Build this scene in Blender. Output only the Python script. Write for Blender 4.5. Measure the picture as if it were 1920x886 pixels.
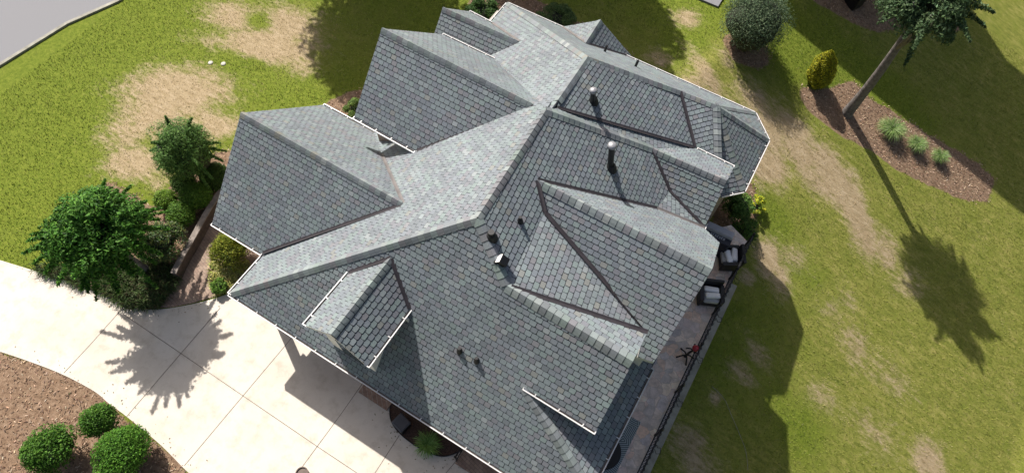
import bpy, math, random
import numpy as np
from mathutils import Vector, Matrix, noise
from mathutils.geometry import tessellate_polygon

for _o in list(bpy.data.objects):
    bpy.data.objects.remove(_o, do_unlink=True)
SC = bpy.context.scene
COL = SC.collection

# ------------------------------------------------------------------ camera
# world axes: x along the front eave, y towards the back of the house, z up (metres)
F_PX = 1147.73                      # focal length in pixels of a 1920 px wide frame
PITCH, ROLL, YAW = math.radians(27.81058766), math.radians(3.1307045), math.radians(28.32105517)
CAM_H = 21.54
def cam_axes():
    cy, sy = math.cos(YAW), math.sin(YAW)
    right = Vector((cy, sy, 0)); fh = Vector((-sy, cy, 0))
    fwd = fh*math.sin(PITCH) + Vector((0, 0, -math.cos(PITCH)))
    up = fh*math.cos(PITCH) + Vector((0, 0, math.sin(PITCH)))
    r = right*math.cos(ROLL) + up*math.sin(ROLL)
    u = up*math.cos(ROLL) - right*math.sin(ROLL)
    return r, u, fwd
CR, CU, CF = cam_axes()
CC = Vector((0, 0, CAM_H))
cam = bpy.data.cameras.new('drone_camera')
cam_ob = bpy.data.objects.new('drone_camera', cam); COL.objects.link(cam_ob)
mw = Matrix((CR, CU, -CF)).transposed().to_4x4(); mw.translation = CC
cam_ob.matrix_world = mw
cam.sensor_width = 36.0; cam.sensor_fit = 'HORIZONTAL'
cam.lens = 36.0*F_PX/1920.0
cam.clip_start = 0.1; cam.clip_end = 3000
SC.camera = cam_ob

# ------------------------------------------------------------------ light
SUN_AZ, SUN_EL = math.radians(-28.4), math.radians(47.3)      # the way sunlight travels, and the sun's height
SUN_DIR = Vector((math.cos(SUN_EL)*math.cos(SUN_AZ), math.cos(SUN_EL)*math.sin(SUN_AZ), -math.sin(SUN_EL)))
w = bpy.data.worlds.new('World'); SC.world = w; w.use_nodes = True
nt = w.node_tree; nt.nodes.clear()
sky = nt.nodes.new('ShaderNodeTexSky'); sky.sky_type = 'NISHITA'; sky.sun_disc = False
sky.sun_elevation = SUN_EL
to_sun = -SUN_DIR
sky.sun_rotation = math.atan2(to_sun.x, to_sun.y)
sky.air_density = 1.0; sky.dust_density = 5.0; sky.ozone_density = 1.0
bg = nt.nodes.new('ShaderNodeBackground'); bg.inputs['Strength'].default_value = 0.072
wo = nt.nodes.new('ShaderNodeOutputWorld')
nt.links.new(sky.outputs[0], bg.inputs[0]); nt.links.new(bg.outputs[0], wo.inputs[0])
sun = bpy.data.lights.new('sun', 'SUN'); sun.energy = 4.75; sun.angle = math.radians(0.6); sun.color = (1.0, 0.95, 0.89)
sun_ob = bpy.data.objects.new('sun', sun); COL.objects.link(sun_ob)
sun_ob.rotation_euler = SUN_DIR.to_track_quat('-Z', 'Y').to_euler()
SC.view_settings.view_transform = 'Standard'; SC.view_settings.look = 'None'
SC.view_settings.gamma = 1.0; SC.view_settings.use_curve_mapping = False
SC.view_settings.exposure = 0.55
SC.render.engine = 'CYCLES'
SC.render.resolution_x = 1024; SC.render.resolution_y = 472

# ------------------------------------------------------------------ measuring helpers
def ray(px, py):
    return CR*((px-960.0)/F_PX) - CU*((py-443.0)/F_PX) + CF
def at(px, py, z=0.0):
    d = ray(px, py); return CC + d*((z-CAM_H)/d.z)
def onU(px, py, U):
    d = ray(px, py); return CC + d*(U/d.x)
def onV(px, py, V):
    d = ray(px, py); return CC + d*(V/d.y)
class Plane:
    def __init__(s, a, b, c):
        s.n = (b-a).cross(c-a).normalized()
        if s.n.z < 0: s.n = -s.n
        s.p = a.copy()
    def hit(s, px, py):
        d = ray(px, py); return CC + d*(s.n.dot(s.p-CC)/s.n.dot(d))
    def z(s, x, y):
        return s.p.z - (s.n.x*(x-s.p.x) + s.n.y*(y-s.p.y))/s.n.z
def slope(axis, sgn, k, p):
    pl = Plane(Vector((0, 0, 0)), Vector((1, 0, 0)), Vector((0, 1, 0)))
    n = Vector((0, 0, 1.0)); n[axis] = -sgn*k; pl.n = n.normalized(); pl.p = Vector(p); return pl

def sstep(a, b, x):
    t = np.clip((x-a)/(b-a), 0, 1); return t*t*(3-2*t)
def terrain(x, y):
    """driveway level on the left, falling away to the back garden on the right"""
    x = np.asarray(x, float); y = np.asarray(y, float)
    pl = -3.125 - 0.3136*(np.minimum(x, 18.0)-5.0) + 0.1014*(np.clip(y, -10, 40)-14.0)
    k = sstep(5.0, 17.0, y)
    a = 2.4*(1-k) + (-4.0)*k; b = 3.3*(1-k) + (-1.0)*k
    t = sstep(a, b, x)
    return t*np.minimum(pl, 0.0) - 0.02
def ground(px, py, it=12):
    z = 0.0
    for _ in range(it):
        p = at(px, py, z); z = float(terrain(p.x, p.y))
    return at(px, py, z)

# ------------------------------------------------------------------ object helpers
def setp(o, label=None, cat=None, group=None, kind=None):
    if label: o['label'] = label
    if cat: o['category'] = cat
    if group: o['group'] = group
    if kind: o['kind'] = kind
    return o
def thing(name, label, cat, loc=(0, 0, 0), group=None, rotz=0.0):
    o = bpy.data.objects.new(name, None); COL.objects.link(o)
    o.location = loc; o.rotation_euler = (0, 0, rotz); o.empty_display_size = 0.2
    return setp(o, label, cat, group)
def copy_tree(o, parent=None):
    c = o.copy(); COL.objects.link(c)
    if parent is not None: c.parent = parent
    for ch in list(o.children): copy_tree(ch, c)
    return c

class MB:
    """collects faces, builds ONE mesh object"""
    def __init__(s): s.v = []; s.f = []; s.m = []; s.c = []
    def face(s, pts, m=0, c=(1, 1, 1)):
        k = len(s.v); s.v.extend([tuple(p) for p in pts]); s.f.append(tuple(range(k, k+len(pts)))); s.m.append(m); s.c.append(c)
    def mesh(s, vs, fs, m=0, c=(1, 1, 1)):
        k = len(s.v); s.v.extend([tuple(p) for p in vs])
        for f in fs: s.f.append(tuple(i+k for i in f)); s.m.append(m); s.c.append(c)
    def box(s, lo, hi, m=0, c=(1, 1, 1), M=None):
        x0, y0, z0 = lo; x1, y1, z1 = hi
        vs = [Vector(p) for p in ((x0,y0,z0),(x1,y0,z0),(x1,y1,z0),(x0,y1,z0),(x0,y0,z1),(x1,y0,z1),(x1,y1,z1),(x0,y1,z1))]
        if M is not None: vs = [M @ p for p in vs]
        s.mesh(vs, [(0,3,2,1),(4,5,6,7),(0,1,5,4),(1,2,6,5),(2,3,7,6),(3,0,4,7)], m, c)
    def bar(s, a, b, wx, wz, m=0, c=(1, 1, 1), up=Vector((0, 0, 1))):
        a = Vector(a); b = Vector(b); d = (b-a); L = d.length
        if L < 1e-6: return
        d /= L
        if abs(d.dot(up)) > .98: up = Vector((0, 1, 0))
        x = d.cross(up).normalized(); z = x.cross(d).normalized()
        vs = []
        for p in (a, b):
            for sx, sz in ((-1,-1),(1,-1),(1,1),(-1,1)): vs.append(p + x*(sx*wx/2) + z*(sz*wz/2))
        s.mesh(vs, [(0,3,2,1)[::-1],(4,5,6,7)[::-1],(0,1,5,4)[::-1],(1,2,6,5)[::-1],(2,3,7,6)[::-1],(3,0,4,7)[::-1]], m, c)
    def tube(s, pts, rad, n=8, m=0, c=(1, 1, 1), cap=True):
        pts = [Vector(p) for p in pts]
        if not hasattr(rad, '__len__'): rad = [rad]*len(pts)
        rings = []; ref = None
        for i, p in enumerate(pts):
            d = (pts[min(i+1, len(pts)-1)] - pts[max(i-1, 0)]).normalized()
            if ref is None: ref = Vector((0, 0, 1)) if abs(d.z) < .9 else Vector((1, 0, 0))
            x = d.cross(ref).normalized(); y = d.cross(x).normalized(); ref = x.cross(d)
            rings.append([p + (x*math.cos(2*math.pi*k/n) + y*math.sin(2*math.pi*k/n))*rad[i] for k in range(n)])
        vs = [q for r in rings for q in r]; fs = []
        for i in range(len(pts)-1):
            for k in range(n):
                k2 = (k+1) % n; fs.append((i*n+k, i*n+k2, (i+1)*n+k2, (i+1)*n+k))
        if cap: fs.append(tuple(range(n))[::-1]); fs.append(tuple(range((len(pts)-1)*n, len(pts)*n)))
        s.mesh(vs, fs, m, c)
    def lathe(s, c0, prof, n=20, m=0, c=(1, 1, 1)):
        c0 = Vector(c0); vs = []; fs = []
        for r, z in prof:
            for k in range(n): vs.append(c0 + Vector((r*math.cos(2*math.pi*k/n), r*math.sin(2*math.pi*k/n), z)))
        for i in range(len(prof)-1):
            for k in range(n):
                k2 = (k+1) % n; fs.append((i*n+k, i*n+k2, (i+1)*n+k2, (i+1)*n+k))
        s.mesh(vs, fs, m, c)
    def prism(s, poly, z0, z1, m=0, c=(1, 1, 1), mtop=None):
        n = len(poly); a = sum(poly[i][0]*poly[(i+1)%n][1]-poly[(i+1)%n][0]*poly[i][1] for i in range(n))
        if a < 0: poly = poly[::-1]
        lo = [Vector((p[0], p[1], z0)) for p in poly]; hi = [Vector((p[0], p[1], z1)) for p in poly]
        for i in range(n):
            j = (i+1) % n; s.face([lo[i], lo[j], hi[j], hi[i]], m, c)
        s.face(hi, m if mtop is None else mtop, c); s.face(lo[::-1], m, c)
    def build(s, name, mats, parent=None, smooth=False, tint=True):
        me = bpy.data.meshes.new(name)
        me.from_pydata(s.v, [], s.f); 
        for mm in (mats if isinstance(mats, (list, tuple)) else [mats]): me.materials.append(mm)
        me.polygons.foreach_set('material_index', s.m)
        if smooth: me.polygons.foreach_set('use_smooth', [True]*len(s.f))
        if tint:
            at_ = me.color_attributes.new('tint', 'FLOAT_COLOR', 'CORNER')
            arr = np.empty((len(me.loops), 4), np.float32); arr[:, 3] = 1
            lens = np.array([len(f) for f in s.f]); arr[:, :3] = np.repeat(np.array(s.c, np.float32).reshape(-1, 3), lens, axis=0)
            at_.data.foreach_set('color', arr.ravel())
        me.update()
        o = bpy.data.objects.new(name, me); COL.objects.link(o)
        if parent is not None:
            o.parent = parent
        return o

# ------------------------------------------------------------------ materials
def new_mat(name):
    m = bpy.data.materials.new(name); m.use_nodes = True
    n = m.node_tree.nodes; b = n['Principled BSDF']; return m, m.node_tree, b
def coords(t, kind='Object'):
    return t.nodes.new('ShaderNodeTexCoord').outputs[kind]
def noise_node(t, vec, scale, detail=4, rough=.6):
    n = t.nodes.new('ShaderNodeTexNoise'); n.inputs['Scale'].default_value = scale
    n.inputs['Detail'].default_value = detail; n.inputs['Roughness'].default_value = rough
    t.links.new(vec, n.inputs['Vector']); return n
def ramp(t, fac, stops):
    r = t.nodes.new('ShaderNodeValToRGB'); e = r.color_ramp.elements
    e[0].position, e[0].color = stops[0][0], (*stops[0][1], 1)
    e[1].position, e[1].color = stops[-1][0], (*stops[-1][1], 1)
    for p, c in stops[1:-1]:
        x = e.new(p); x.color = (*c, 1)
    t.links.new(fac, r.inputs['Fac']); return r.outputs['Color']
def mixc(t, fac, a, b, mode='MIX'):
    m = t.nodes.new('ShaderNodeMix'); m.data_type = 'RGBA'; m.blend_type = mode
    for s, v in ((m.inputs[0], fac), (m.inputs[6], a), (m.inputs[7], b)):
        if isinstance(v, (int, float)): s.default_value = v
        elif isinstance(v, tuple): s.default_value = (*v, 1)
        else: t.links.new(v, s)
    return m.outputs[2]
def bump(t, b, h, strength=.3, dist=.02):
    n = t.nodes.new('ShaderNodeBump'); n.inputs['Strength'].default_value = strength; n.inputs['Distance'].default_value = dist
    t.links.new(h, n.inputs['Height']); t.links.new(n.outputs[0], b.inputs['Normal'])
def attr(t, name):
    a = t.nodes.new('ShaderNodeAttribute'); a.attribute_name = name; return a
def plain(name, col, rough=.6, metal=0.0, nscale=8.0, var=.18, bumpd=0.0, spec=None):
    m, t, b = new_mat(name)
    n = noise_node(t, coords(t), nscale, 5)
    c = ramp(t, n.outputs['Fac'], [(.3, tuple(x*(1-var) for x in col)), (.7, tuple(min(1, x*(1+var)) for x in col))])
    t.links.new(c, b.inputs['Base Color']); b.inputs['Roughness'].default_value = rough; b.inputs['Metallic'].default_value = metal
    if spec is not None: b.inputs['Specular IOR Level'].default_value = spec
    if bumpd: bump(t, b, n.outputs['Fac'], .5, bumpd)
    return m
def tinted(name, rough=.8, nscale=40.0, var=.25, big=0.0, bumpd=0.0, trans=0.0, spec=.3):
    """colour comes per face from the mesh, with fine grain on top"""
    m, t, b = new_mat(name)
    a = attr(t, 'tint'); co = coords(t)
    n = noise_node(t, co, nscale, 3, .7)
    g = ramp(t, n.outputs['Fac'], [(.25, (1-var,)*3), (.75, (1+var,)*3)])
    c = mixc(t, 1.0, a.outputs['Color'], g, 'MULTIPLY')
    if big:
        n2 = noise_node(t, co, .35, 3, .6)
        g2 = ramp(t, n2.outputs['Fac'], [(.3, (1-big,)*3), (.7, (1+big,)*3)])
        c = mixc(t, 1.0, c, g2, 'MULTIPLY')
    t.links.new(c, b.inputs['Base Color']); b.inputs['Roughness'].default_value = rough
    b.inputs['Specular IOR Level'].default_value = spec
    if bumpd: bump(t, b, n.outputs['Fac'], .6, bumpd)
    if trans:
        tr = t.nodes.new('ShaderNodeBsdfTranslucent'); t.links.new(c, tr.inputs['Color'])
        mx = t.nodes.new('ShaderNodeMixShader'); mx.inputs[0].default_value = trans
        out = t.nodes['Material Output']
        t.links.new(b.outputs[0], mx.inputs[1]); t.links.new(tr.outputs[0], mx.inputs[2]); t.links.new(mx.outputs[0], out.inputs[0])
    return m

M = {}
M['shingle'] = tinted('roof_shingle', .64, 34, .16, .10, .003, spec=.5)
M['under'] = plain('shingle_edge_dark', (.050, .052, .058), .9)
M['trim'] = plain('white_trim_paint', (.72, .71, .69), .45, var=.06, nscale=3)
M['gutter'] = plain('white_gutter_metal', (.62, .61, .60), .35, var=.07, nscale=2)
M['gutter_in'] = plain('gutter_inside_dirt', (.16, .14, .125), .8, nscale=5, var=.4)
M['valley'] = plain('valley_flashing_metal', (.040, .034, .038), .5, .2, 3, .25)
M['valley_grey'] = plain('valley_flashing_worn', (.16, .145, .14), .6, .2, 3, .25)
M['black'] = plain('black_painted_metal', (.010, .010, .011), .45, .2)
M['blackpl'] = plain('black_rubber', (.012, .012, .013), .7)
M['cap'] = plain('galvanised_metal', (.30, .30, .31), .45, .3, 6, .12)
M['siding'] = plain('pale_siding', (.70, .69, .66), .7, nscale=4, var=.08)

def brick_mat(name, c1, c2, mortar, scale=1.0):
    m, t, b = new_mat(name)
    co = coords(t); geo = t.nodes.new('ShaderNodeNewGeometry')
    sep = t.nodes.new('ShaderNodeSeparateXYZ'); t.links.new(co, sep.inputs[0])
    add = t.nodes.new('ShaderNodeMath'); add.operation = 'ADD'
    t.links.new(sep.outputs[0], add.inputs[0]); t.links.new(sep.outputs[1], add.inputs[1])
    cmb = t.nodes.new('ShaderNodeCombineXYZ'); t.links.new(add.outputs[0], cmb.inputs[0]); t.links.new(sep.outputs[2], cmb.inputs[1])
    br = t.nodes.new('ShaderNodeTexBrick'); br.inputs['Scale'].default_value = 1.0
    br.inputs['Brick Width'].default_value = .21*scale; br.inputs['Row Height'].default_value = .075*scale
    br.inputs['Mortar Size'].default_value = .008; br.inputs['Color1'].default_value = (*c1, 1); br.inputs['Color2'].default_value = (*c2, 1); br.inputs['Mortar'].default_value = (*mortar, 1)
    t.links.new(cmb.outputs[0], br.inputs['Vector'])
    n = noise_node(t, co, 9, 4); g = ramp(t, n.outputs['Fac'], [(.3, (.75,)*3), (.7, (1.2,)*3)])
    c = mixc(t, 1.0, br.outputs['Color'], g, 'MULTIPLY'); t.links.new(c, b.inputs['Base Color']); b.inputs['Roughness'].default_value = .85
    return m
M['brick'] = brick_mat('tan_brick', (.36, .25, .18), (.28, .18, .13), (.42, .38, .33))

def concrete_mat():
    m, t, b = new_mat('driveway_concrete'); co = coords(t)
    n1 = noise_node(t, co, .35, 5, .6); n2 = noise_node(t, co, 2.2, 6, .65); n3 = noise_node(t, co, 60, 2, .5)
    c = ramp(t, n1.outputs['Fac'], [(.25, (.50, .435, .355)), (.5, (.60, .545, .465)), (.75, (.64, .59, .515))])
    c = mixc(t, 1.0, c, ramp(t, n2.outputs['Fac'], [(.2, (.74, .71, .66)), (.5, (1., 1., 1.)), (.8, (1.04,)*3)]), 'MULTIPLY')
    c = mixc(t, 1.0, c, ramp(t, n3.outputs['Fac'], [(.3, (.93,)*3), (.7, (1.05,)*3)]), 'MULTIPLY')
    a = attr(t, 'stain'); c = mixc(t, a.outputs['Fac'], c, (.40, .29, .19))
    t.links.new(c, b.inputs['Base Color']); b.inputs['Roughness'].default_value = .85; bump(t, b, n3.outputs['Fac'], .15, .004)
    return m
M['concrete'] = concrete_mat()
M['joint'] = plain('driveway_joint', (.20, .17, .14), .95, nscale=14, var=.4)
M['asphalt'] = plain('asphalt', (.20, .20, .21), .9, nscale=30, var=.2)
M['ledge'] = plain('old_concrete', (.31, .30, .245), .9, nscale=2.5, var=.35, bumpd=.004)
M['stonecap'] = plain('wall_cap_stone', (.22, .185, .16), .9, nscale=5, var=.35, bumpd=.006)

def paver_mat():
    m, t, b = new_mat('brick_pavers'); co = coords(t)
    mp = t.nodes.new('ShaderNodeMapping'); mp.inputs['Rotation'].default_value = (0, 0, math.radians(12)); t.links.new(co, mp.inputs[0])
    br = t.nodes.new('ShaderNodeTexBrick'); br.inputs['Scale'].default_value = 1
    br.inputs['Brick Width'].default_value = .20; br.inputs['Row Height'].default_value = .10; br.inputs['Mortar Size'].default_value = .007
    br.inputs['Color1'].default_value = (.34, .25, .19, 1); br.inputs['Color2'].default_value = (.25, .17, .13, 1); br.inputs['Mortar'].default_value = (.17, .13, .10, 1)
    t.links.new(mp.outputs[0], br.inputs[0])
    n = noise_node(t, co, 1.6, 5); c = mixc(t, 1.0, br.outputs[0], ramp(t, n.outputs['Fac'], [(.3, (.7,)*3), (.7, (1.2,)*3)]), 'MULTIPLY')
    t.links.new(c, b.inputs['Base Color']); b.inputs['Roughness'].default_value = .9; return m
M['paver'] = paver_mat()

def flag_mat():
    m, t, b = new_mat('patio_flagstone'); co = coords(t)
    nz = noise_node(t, co, 2.0, 3); 
    ad = t.nodes.new('ShaderNodeVectorMath'); ad.operation = 'MULTIPLY_ADD'
    t.links.new(nz.outputs['Color'], ad.inputs[0]); ad.inputs[1].default_value = (.35, .35, 0); t.links.new(co, ad.inputs[2])
    v = t.nodes.new('ShaderNodeTexVoronoi'); v.inputs['Scale'].default_value = 3.0; t.links.new(ad.outputs[0], v.inputs['Vector'])
    v2 = t.nodes.new('ShaderNodeTexVoronoi'); v2.feature = 'DISTANCE_TO_EDGE'; v2.inputs['Scale'].default_value = 3.0; t.links.new(ad.outputs[0], v2.inputs['Vector'])
    sp = t.nodes.new('ShaderNodeSeparateColor'); t.links.new(v.outputs['Color'], sp.inputs[0])
    c = ramp(t, sp.outputs[0], [(0, (.36, .36, .37)), (.25, (.46, .42, .39)), (.45, (.56, .44, .36)), (.62, (.44, .41, .42)), (.8, (.60, .55, .48)), (1, (.42, .41, .44))])
    n = noise_node(t, co, 4, 6, .75); c = mixc(t, 1.0, c, ramp(t, n.outputs['Fac'], [(.25, (.60,)*3), (.75, (1.4,)*3)]), 'MULTIPLY')
    g = ramp(t, v2.outputs['Distance'], [(.0, (.0,)*3), (.03, (1.,)*3)])
    c = mixc(t, g, (.34, .31, .28), c); c = mixc(t, 1.0, c, (1.62, 1.47, 1.36), 'MULTIPLY')
    t.links.new(c, b.inputs['Base Color']); b.inputs['Roughness'].default_value = .8; bump(t, b, n.outputs['Fac'], .3, .01)
    return m
M['flag'] = flag_mat()

def ground_mat():
    m, t, b = new_mat('lawn_and_soil'); co = coords(t)
    a = attr(t, 'mask')                       # R dry grass, G bare mulch, B lushness
    sp = t.nodes.new('ShaderNodeSeparateColor'); t.links.new(a.outputs['Color'], sp.inputs[0])
    n1 = noise_node(t, co, 1.1, 6, .65); n2 = noise_node(t, co, 6, 5, .7); n3 = noise_node(t, co, 38, 3, .7)
    mp = t.nodes.new('ShaderNodeMapping'); mp.inputs['Rotation'].default_value = (0, 0, .5); mp.inputs['Scale'].default_value = (1.4, 4.2, 1); t.links.new(co, mp.inputs[0])
    n4 = noise_node(t, mp.outputs[0], 1.3, 5, .75)
    lush = ramp(t, n2.outputs['Fac'], [(.25, (.075, .112, .013)), (.5, (.140, .180, .022)), (.78, (.225, .25, .042))])
    tired = ramp(t, n4.outputs['Fac'], [(.25, (.090, .120, .020)), (.5, (.205, .215, .045)), (.78, (.40, .34, .125))])
    def addn(sock, node, amt):
        s = t.nodes.new('ShaderNodeMath'); s.operation = 'MULTIPLY_ADD'; t.links.new(node.outputs['Fac'], s.inputs[0]); s.inputs[1].default_value = amt; s.inputs[2].default_value = -amt/2
        q = t.nodes.new('ShaderNodeMath'); q.operation = 'ADD'; q.use_clamp = True; t.links.new(sock, q.inputs[0]); t.links.new(s.outputs[0], q.inputs[1]); return q.outputs[0]
    def rng(sock, lo, hi):
        r = t.nodes.new('ShaderNodeMapRange'); r.interpolation_type = 'SMOOTHSTEP'; r.inputs[1].default_value = lo; r.inputs[2].default_value = hi; t.links.new(sock, r.inputs[0]); return r.outputs[0]
    lm = rng(addn(addn(addn(sp.outputs[2], n1, .9), n2, .6), n4, .6), .26, .76)
    c = mixc(t, lm, tired, lush)
    straw = ramp(t, n4.outputs['Fac'], [(.22, (.20, .148, .075)), (.5, (.345, .268, .160)), (.8, (.50, .40, .275))])
    dm = rng(addn(addn(addn(addn(sp.outputs[0], n1, .9), n4, .9), n2, .5), n3, .35), .20, .78)
    c = mixc(t, dm, c, straw)
    mul = ramp(t, n2.outputs['Fac'], [(.25, (.115, .072, .045)), (.5, (.225, .150, .098)), (.8, (.36, .26, .18))])
    mm = rng(addn(addn(addn(sp.outputs[1], n1, .35), n2, .45), n3, .25), .36, .66)
    c = mixc(t, mm, c, mul)
    gr = ramp(t, n3.outputs['Fac'], [(.25, (.62,)*3), (.5, (1.,)*3), (.75, (1.32,)*3)])
    c = mixc(t, 1.0, c, gr, 'MULTIPLY')
    t.links.new(c, b.inputs['Base Color']); b.inputs['Roughness'].default_value = .95; b.inputs['Specular IOR Level'].default_value = .1
    bump(t, b, n3.outputs['Fac'], .8, .03)
    return m
M['ground'] = ground_mat()
M['mulch'] = plain('dark_mulch', (.075, .045, .032), .95, nscale=22, var=.55, bumpd=.03)
M['leaf'] = tinted('leaves', .62, 8, .2, 0, 0, .25, spec=.18)
M['core'] = plain('added_dark_core', (.018, .022, .010), .9)  # solid dark core added to block light and sight through the foliage
M['bark'] = plain('grey_bark', (.145, .128, .118), .95, nscale=7, var=.5, bumpd=.03)
M['plastic_green'] = plain('dark_green_plastic', (.05, .075, .07), .5)
M['wicker'] = plain('black_wicker', (.011, .011, .013), .55, nscale=60, var=.5, bumpd=.004)
M['cushion'] = plain('pale_cushion', (.90, .90, .90), .9, nscale=12, var=.06)
M['cushion_grey'] = plain('grey_cushion', (.55, .56, .58), .9, nscale=12, var=.08)
M['cover_grey'] = plain('grey_vinyl', (.42, .41, .44), .55, nscale=5, var=.10)
M['cover_navy'] = plain('navy_vinyl', (.016, .018, .030), .5, nscale=5, var=.25)
M['letter'] = plain('pale_print', (.70, .70, .74), .7)
M['red'] = plain('red_plastic', (.42, .035, .05), .45)
M['tray'] = plain('brown_tray', (.13, .095, .075), .6)
M['stonepale'] = plain('weathered_plastic', (.50, .48, .42), .8)
M['glass'] = plain('window_glass', (.02, .025, .03), .08)
M['white'] = plain('white_plastic', (.75, .74, .72), .5, var=.05)
def rug_mat():
    m, t, b = new_mat('leaf_pattern_rug'); co = coords(t)
    v = t.nodes.new('ShaderNodeTexVoronoi'); v.inputs['Scale'].default_value = 1.5; t.links.new(co, v.inputs['Vector'])
    mp = t.nodes.new('ShaderNodeVectorMath'); mp.operation = 'SUBTRACT'; t.links.new(co, mp.inputs[0]); t.links.new(v.outputs['Position'], mp.inputs[1])
    ro = t.nodes.new('ShaderNodeVectorRotate'); ro.rotation_type = 'Z_AXIS'; t.links.new(mp.outputs[0], ro.inputs['Vector'])
    sc = t.nodes.new('ShaderNodeSeparateColor'); t.links.new(v.outputs['Color'], sc.inputs[0])
    mu = t.nodes.new('ShaderNodeMath'); mu.operation = 'MULTIPLY'; mu.inputs[1].default_value = 6.28; t.links.new(sc.outputs[0], mu.inputs[0]); t.links.new(mu.outputs[0], ro.inputs['Angle'])
    sx = t.nodes.new('ShaderNodeSeparateXYZ'); t.links.new(ro.outputs[0], sx.inputs[0])
    ab = t.nodes.new('ShaderNodeMath'); ab.operation = 'ABSOLUTE'; t.links.new(sx.outputs[1], ab.inputs[0])
    ph = t.nodes.new('ShaderNodeMath'); ph.operation = 'ADD'; t.links.new(sx.outputs[0], ph.inputs[0]); t.links.new(ab.outputs[0], ph.inputs[1])
    fr = t.nodes.new('ShaderNodeMath'); fr.operation = 'MULTIPLY'; fr.inputs[1].default_value = 70; t.links.new(ph.outputs[0], fr.inputs[0])
    sn = t.nodes.new('ShaderNodeMath'); sn.operation = 'SINE'; t.links.new(fr.outputs[0], sn.inputs[0])
    c = ramp(t, sn.outputs[0], [(.35, (.15, .18, .185)), (.65, (.50, .55, .55))])
    t.links.new(c, b.inputs['Base Color']); b.inputs['Roughness'].default_value = .95; return m
M['rug'] = rug_mat()

# ------------------------------------------------------------------ shingle builder
PAL = [((.176, .204, .202), 34), ((.164, .180, .192), 26), ((.168, .168, .180), 12), ((.206, .228, .224), 10), ((.144, .158, .166), 14), ((.200, .200, .178), 3), ((.176, .214, .200), 9), ((.188, .180, .184), 4), ((.232, .248, .242), 2)]
PALC = [c for c, k in PAL for _ in range(k)]
TW, TH, GAP = 0.200, 0.165, 0.015
RNG = random.Random(5)
def clip(poly, tri):
    out = poly
    for i in range(3):
        ax, ay = tri[i]; bx, by = tri[(i+1) % 3]; ex, ey = bx-ax, by-ay
        res = []; n = len(out)
        if n == 0: return out
        for k in range(n):
            p = out[k]; q = out[(k+1) % n]
            dp = ex*(p[1]-ay) - ey*(p[0]-ax); dq = ex*(q[1]-ay) - ey*(q[0]-ax)
            if dp >= 0: res.append(p)
            if (dp >= 0) != (dq >= 0):
                s = dp/(dp-dq); res.append((p[0]+(q[0]-p[0])*s, p[1]+(q[1]-p[1])*s))
        out = res
    return out
def poly_normal(P):
    n = Vector((0, 0, 0))
    for i in range(len(P)):
        a, b = P[i], P[(i+1) % len(P)]
        n += Vector(((a.y-b.y)*(a.z+b.z), (a.z-b.z)*(a.x+b.x), (a.x-b.x)*(a.y+b.y)))
    n.normalize(); return n
def roof_face(mb, P, thick=.16, bright=1.0, slab=True):
    """mb materials: 0 shingle, 1 dark underlay, 2 white trim"""
    P = [Vector(p) for p in P]; n = poly_normal(P)
    if n.z < 0: P = P[::-1]; n = -n
    v = (Vector((0, 0, 1)) - n*n.z).normalized(); u = v.cross(n).normalized()
    off = sum(n.dot(p) for p in P)/len(P)
    P = [p + Vector((0, 0, (off-n.dot(p))/n.z)) for p in P]      # seat every corner exactly on the slope
    p2 = [(p.dot(u), p.dot(v)) for p in P]
    tris = tessellate_polygon([[Vector((x, y, 0)) for x, y in p2]])
    mb.face(P, 1, (.03, .03, .03))
    if slab:
        lo = [p - Vector((0, 0, thick)) for p in P]
        mb.face(lo[::-1], 2)
        for i in range(len(P)):
            j = (i+1) % len(P); mb.face([lo[i], lo[j], P[j]-Vector((0, 0, .012)), P[i]-Vector((0, 0, .012))], 2)
    for tr in tris:
        t = [p2[i] for i in tr]
        if (t[1][0]-t[0][0])*(t[2][1]-t[0][1]) - (t[1][1]-t[0][1])*(t[2][0]-t[0][0]) < 0: t = t[::-1]
        v0, v1 = min(q[1] for q in t), max(q[1] for q in t)
        for r in range(math.floor(v0/TH), math.ceil(v1/TH)):
            y0, y1 = r*TH, (r+1)*TH
            xs = []
            for i in range(3):
                a, b = t[i], t[(i+1) % 3]
                if y0-.02 <= a[1] <= y1+.02: xs.append(a[0])
                for yy in (y0, y1):
                    if (a[1]-yy)*(b[1]-yy) < 0: xs.append(a[0]+(b[0]-a[0])*(yy-a[1])/(b[1]-a[1]))
            if not xs: continue
            rj = random.Random(r*7919+13).uniform(-.02, .02)
            so = (.5*TW if r % 2 else 0) + rj
            for c in range(math.floor((min(xs)-so)/TW), math.ceil((max(xs)-so)/TW)+1):
                h = random.Random((r*73856093) ^ (c*19349663) ^ int(abs(n.x)*991+abs(n.y)*577))
                x0 = so + c*TW + GAP/2; x1 = x0 + TW - GAP
                x0 += h.uniform(-.004, .004); x1 += h.uniform(-.004, .004); g = .021 + h.uniform(-.003, .003); k = .027
                tab = [(x0, y1), (x0, y0+g+k), (x0+k*.75, y0+g), (x1-k*.75, y0+g), (x1, y0+g+k), (x1, y1)]
                q = clip(tab, t)
                if len(q) < 3: continue
                col = h.choice(PALC); col = [x*.9 + y*.1 for x, y in zip(col, (.172, .190, .196))]; f = h.gauss(1.02, .045)*bright
                pts = [u*a + v*b + n*(off + .003 + .013*(1-(b-y0)/TH)) for a, b in q]
                mb.face(pts, 0, (col[0]*f*.97, col[1]*f*1.0, col[2]*f*1.04))
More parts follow.
